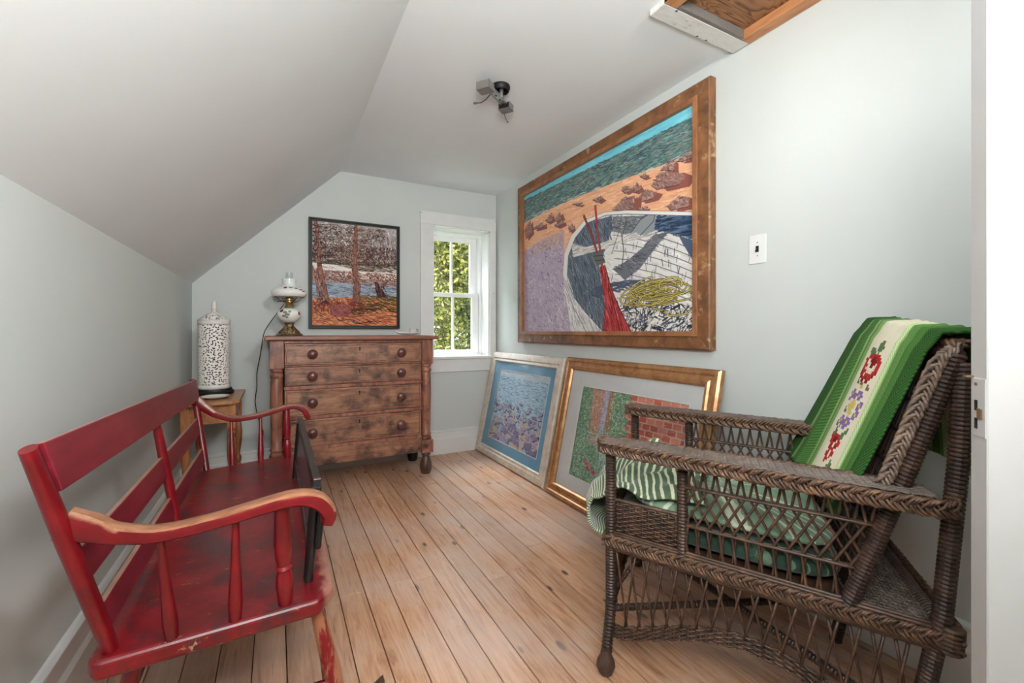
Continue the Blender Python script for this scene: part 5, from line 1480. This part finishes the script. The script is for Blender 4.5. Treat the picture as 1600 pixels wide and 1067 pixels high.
# ---- throw over the back, with a cream panel of cross-stitched roses
def throw_art():
    W, H = 300, 620
    A = Art(W, H, None, (70, 108, 52)); r = A.r
    # columns: u across (0 = near side), v down. green ribs
    cols = [(0, .10, (44, 84, 34)), (.10, .22, (72, 118, 52)), (.22, .30, (96, 140, 72)), (.30, .345, (150, 186, 120)), (.345, .375, (196, 216, 160)), (.375, .64, (226, 220, 196)), (.64, .67, (186, 208, 150)), (.67, .71, (120, 156, 92)), (.71, .76, (84, 120, 60)), (.76, .80, (130, 162, 104)), (.80, .86, (66, 104, 50)), (.86, .90, (110, 142, 86)), (.90, 1.0, (44, 80, 38))]
    for a, b, c in cols:
        A.a[:, int(a * W):int(b * W) + 1] = c
    # chevron stitches on the green, fine weave on the cream
    Y, X = np.mgrid[0:H, 0:W].astype(np.float32)
    st = np.sin((Y + 7 * np.abs(((X / 18.0) % 1) - .5) * 4) * 1.05)
    green = ((X < .37 * W) | (X > .645 * W))
    A.a += (np.where(green, 20, 0) * st)[..., None]
    A.a += (np.where(~green, 4, 0) * (np.sin(X * 2.1) + np.sin(Y * 2.1)))[..., None]
    cs = 4.6
    def px(cx, cy, cells, cmap):
        for j, row in enumerate(cells):
            for i, ch in enumerate(row):
                if ch in cmap:
                    x = cx + (i - len(row) / 2) * cs; y = cy + (j - len(cells) / 2) * cs
                    A.poly([(x, y), (x + cs, y), (x + cs, y + cs), (x, y + cs)], cmap[ch], 6, True)
    rose_c = ["...gg.......", "...ggg......", "..gggg......", "...ggg.gggg.", "....g.ggggg.", "..rrrrrrgg..", ".rrrDDrrrr..", "rrrDDDDw.rrr", "rr.DDDw..rr.", "rrw.DD.wrrr.", "rrw....wwrr.", "Drrw.wwrrrD.", ".Drrrrr.rrD.", "..DrrDrrDD..", "...DD.DD.g..", ".b...bb.gg..", "bb..pp......"]
    viol = ["...vvv..vv..", "..vvyvvvvyv.", "...vv.vvvv..", "vv...pp..vv.", "vyv.ppyp....", ".vv.pyypp...", "vv...ppp.g..", "vyv.ppp.gg..", ".vv..p......", "...vvv.vv...", "..vvyvvvyv..", "...vvvvvv.g.", ".g..vv.v.gg.", ".gg.....g..."]
    bud = ["..gg...gg...", "..ggrrrrgg..", "...rrDDrrr..", "..rr.DDrr...", "..rrr.rrr...", "...Dr.rr....", "....rrrD....", "...rr.r.....", "...rr.rr....", "....r.rr....", "..g..rr.....", ".gg...r.....", ".ggg........"]
    cm = {'r': (176, 44, 40), 'D': (122, 24, 30), 'w': (222, 190, 170), 'g': (92, 112, 78), 'b': (132, 96, 70), 'p': (206, 186, 120), 'v': (134, 104, 160), 'y': (206, 190, 90)}
    px(W * .51, H * .645, rose_c, cm); px(W * .50, H * .765, viol, cm); px(W * .50, H * .865, bud, cm); px(W * .51, H * .24, rose_c, cm)
    return A.material('throw_cloth', 0.9, 0.0)
TH = throw_art()
def thf(s, t):
    """s: 0 rear hem -> 1 front hem; t: 0 near side -> 1 far side"""
    prof = [(.935, .72), (.93, .82), (.92, .92), (.905, 1.02), (.885, 1.078), (.862, 1.098), (.835, 1.094), (.808, 1.050), (.775, .96), (.738, .86), (.700, .76), (.665, .67), (.640, .61)]
    q = s * (len(prof) - 1); i = min(int(q), len(prof) - 2); f = q - i
    f2 = f
    u = prof[i][0] + (prof[i + 1][0] - prof[i][0]) * f2; z = prof[i][1] + (prof[i + 1][1] - prof[i][1]) * f2
    rib = .006 * abs(math.sin(t * PI * 9)) if (t < .37 or t > .645) else .002
    fold = .010 * math.sin(t * 13 + .6) * (s if s > .5 else 1 - s)
    w = .5 + (t - .5) * (.98 + .30 * max(0, s - .55) ** 1.0 * (1.6 if t > .5 else -.12))
    d = max(0, s - .5) * 2 * (.030 if t > .8 else .0)
    u2 = u - (rib + fold + .012) * (1 if s > .45 else -1)
    return C(u2 - d, .03 + w * .96, z + (.006 * abs(math.sin(t * PI * 9)) if abs(s - .42) < .12 else 0))
tm = MB().grid(thf, 72, 110)
tm.uvg = [(t, s * 1.0) for s, t in tm.uvg]
tm.uvg = [(a, (1 - b) * 1.0) for a, b in tm.uvg]
to = tm.build('throw', TH, smooth='all', solid=.007)
tag(to, 'green knitted throw with a cream rose-embroidered band draped over the wicker chair back', 'blanket')

# ------------------------------------------------------------------ bare light fitting on the ceiling
cf = thing('light_fitting', (1.04, 2.10, ZC), 'bare metal light bracket with loose wires hanging from the ceiling', 'light fitting')
MB().lathe([(.048, 0), (.050, .010), (.044, .026), (.040, .030), (.038, .026), (.038, .008)], (1.05, 2.10, ZC), (0, 0, -1), 28).build('junction_box', M['blackiron'], cf, smooth=True)
MB().tube([(1.055, 2.10, ZC - .01), (1.05, 2.10, ZC - .06)], .010, 12).build('stem', M['steel'], cf)
p, q = Vector((.952, 2.055, 2.352)), Vector((1.098, 2.160, 2.348))
d_ = (q - p).normalized(); s_ = d_.cross(Vector((0, 0, 1))).normalized()
MB().beam(p, q, .030, .004).build('crossbar', M['steel'], cf, bevel=.001)
for o in (-.017, .017):
    MB().beam(p + s_ * o, q + s_ * o, .004, .013).build('bar_flange', M['steel'], cf)
for t in (.25, .5, .75):
    MB().lathe([(.005, 0), (.005, .0015)], p.lerp(q, t) + Vector((0, 0, -.0025)), (0, 0, -1), 10).build('screw', M['blackiron'], cf)
def ubox(c, w, l, h, name, open_dir):
    c = Vector(c)
    def bx(a0, a1, b0, b1, z0, z1):
        P = [c + s_ * a + d_ * b for a, b in ((a0, b0), (a1, b0), (a1, b1), (a0, b1))]
        mb.hexa([x + Vector((0, 0, z0)) for x in P], [x + Vector((0, 0, z1)) for x in P])
    mb = MB()
    bx(-w / 2, w / 2, -l / 2, l / 2, -h, -h + .003); bx(-w / 2, -w / 2 + .003, -l / 2, l / 2, -h, 0); bx(w / 2 - .003, w / 2, -l / 2, l / 2, -h, 0)
    bx(-w / 2, w / 2, open_dir * (l / 2 - .003) if open_dir > 0 else -l / 2, l / 2 if open_dir > 0 else -l / 2 + .003, -h, 0)
    o = mb.build(name, M['wirenut'], cf, bevel=.0008, seg=1)
    mb = MB(); bx(-w / 2 + .004, w / 2 - .004, -l / 2 + .004, l / 2 - .004, -h + .005, -.002)
    mb.build('socket', M['black'], cf)
ubox(p + Vector((-.014, -.002, .012)), .074, .056, .042, 'socket_housing', -1)
ubox(q + Vector((.022, .018, .008)), .068, .054, .036, 'socket_housing', 1)
MB().tube([(1.0, 2.09, 2.36), (.985, 2.14, 2.335), (.975, 2.19, 2.335), (.958, 2.225, 2.345)], .0022, 6).build('wire', M['rubber'], cf, smooth='all')
MB().lathe([(.004, 0), (.0075, .004), (.006, .020), (.002, .022)], (.962, 2.218, 2.344), (-.45, .85, .2), 10).build('wire_nut', M['wirenut'], cf, smooth=True)
MB().tube([(1.10, 2.17, 2.345), (1.125, 2.215, 2.335), (1.16, 2.26, 2.325), (1.20, 2.31, 2.330)], .002, 6).build('wire', M['rubber'], cf, smooth='all')
MB().lathe([(.002, 0), (.005, .003), (.004, .010)], (1.196, 2.305, 2.330), (.6, .75, .1), 8).build('wire_nut', M['wirenut'], cf)
MB().tube([(1.06, 2.10, 2.36), (1.09, 2.14, 2.34), (1.115, 2.16, 2.335), (1.12, 2.18, 2.325)], .0022, 6).build('wire', M['brass'], cf, smooth='all')
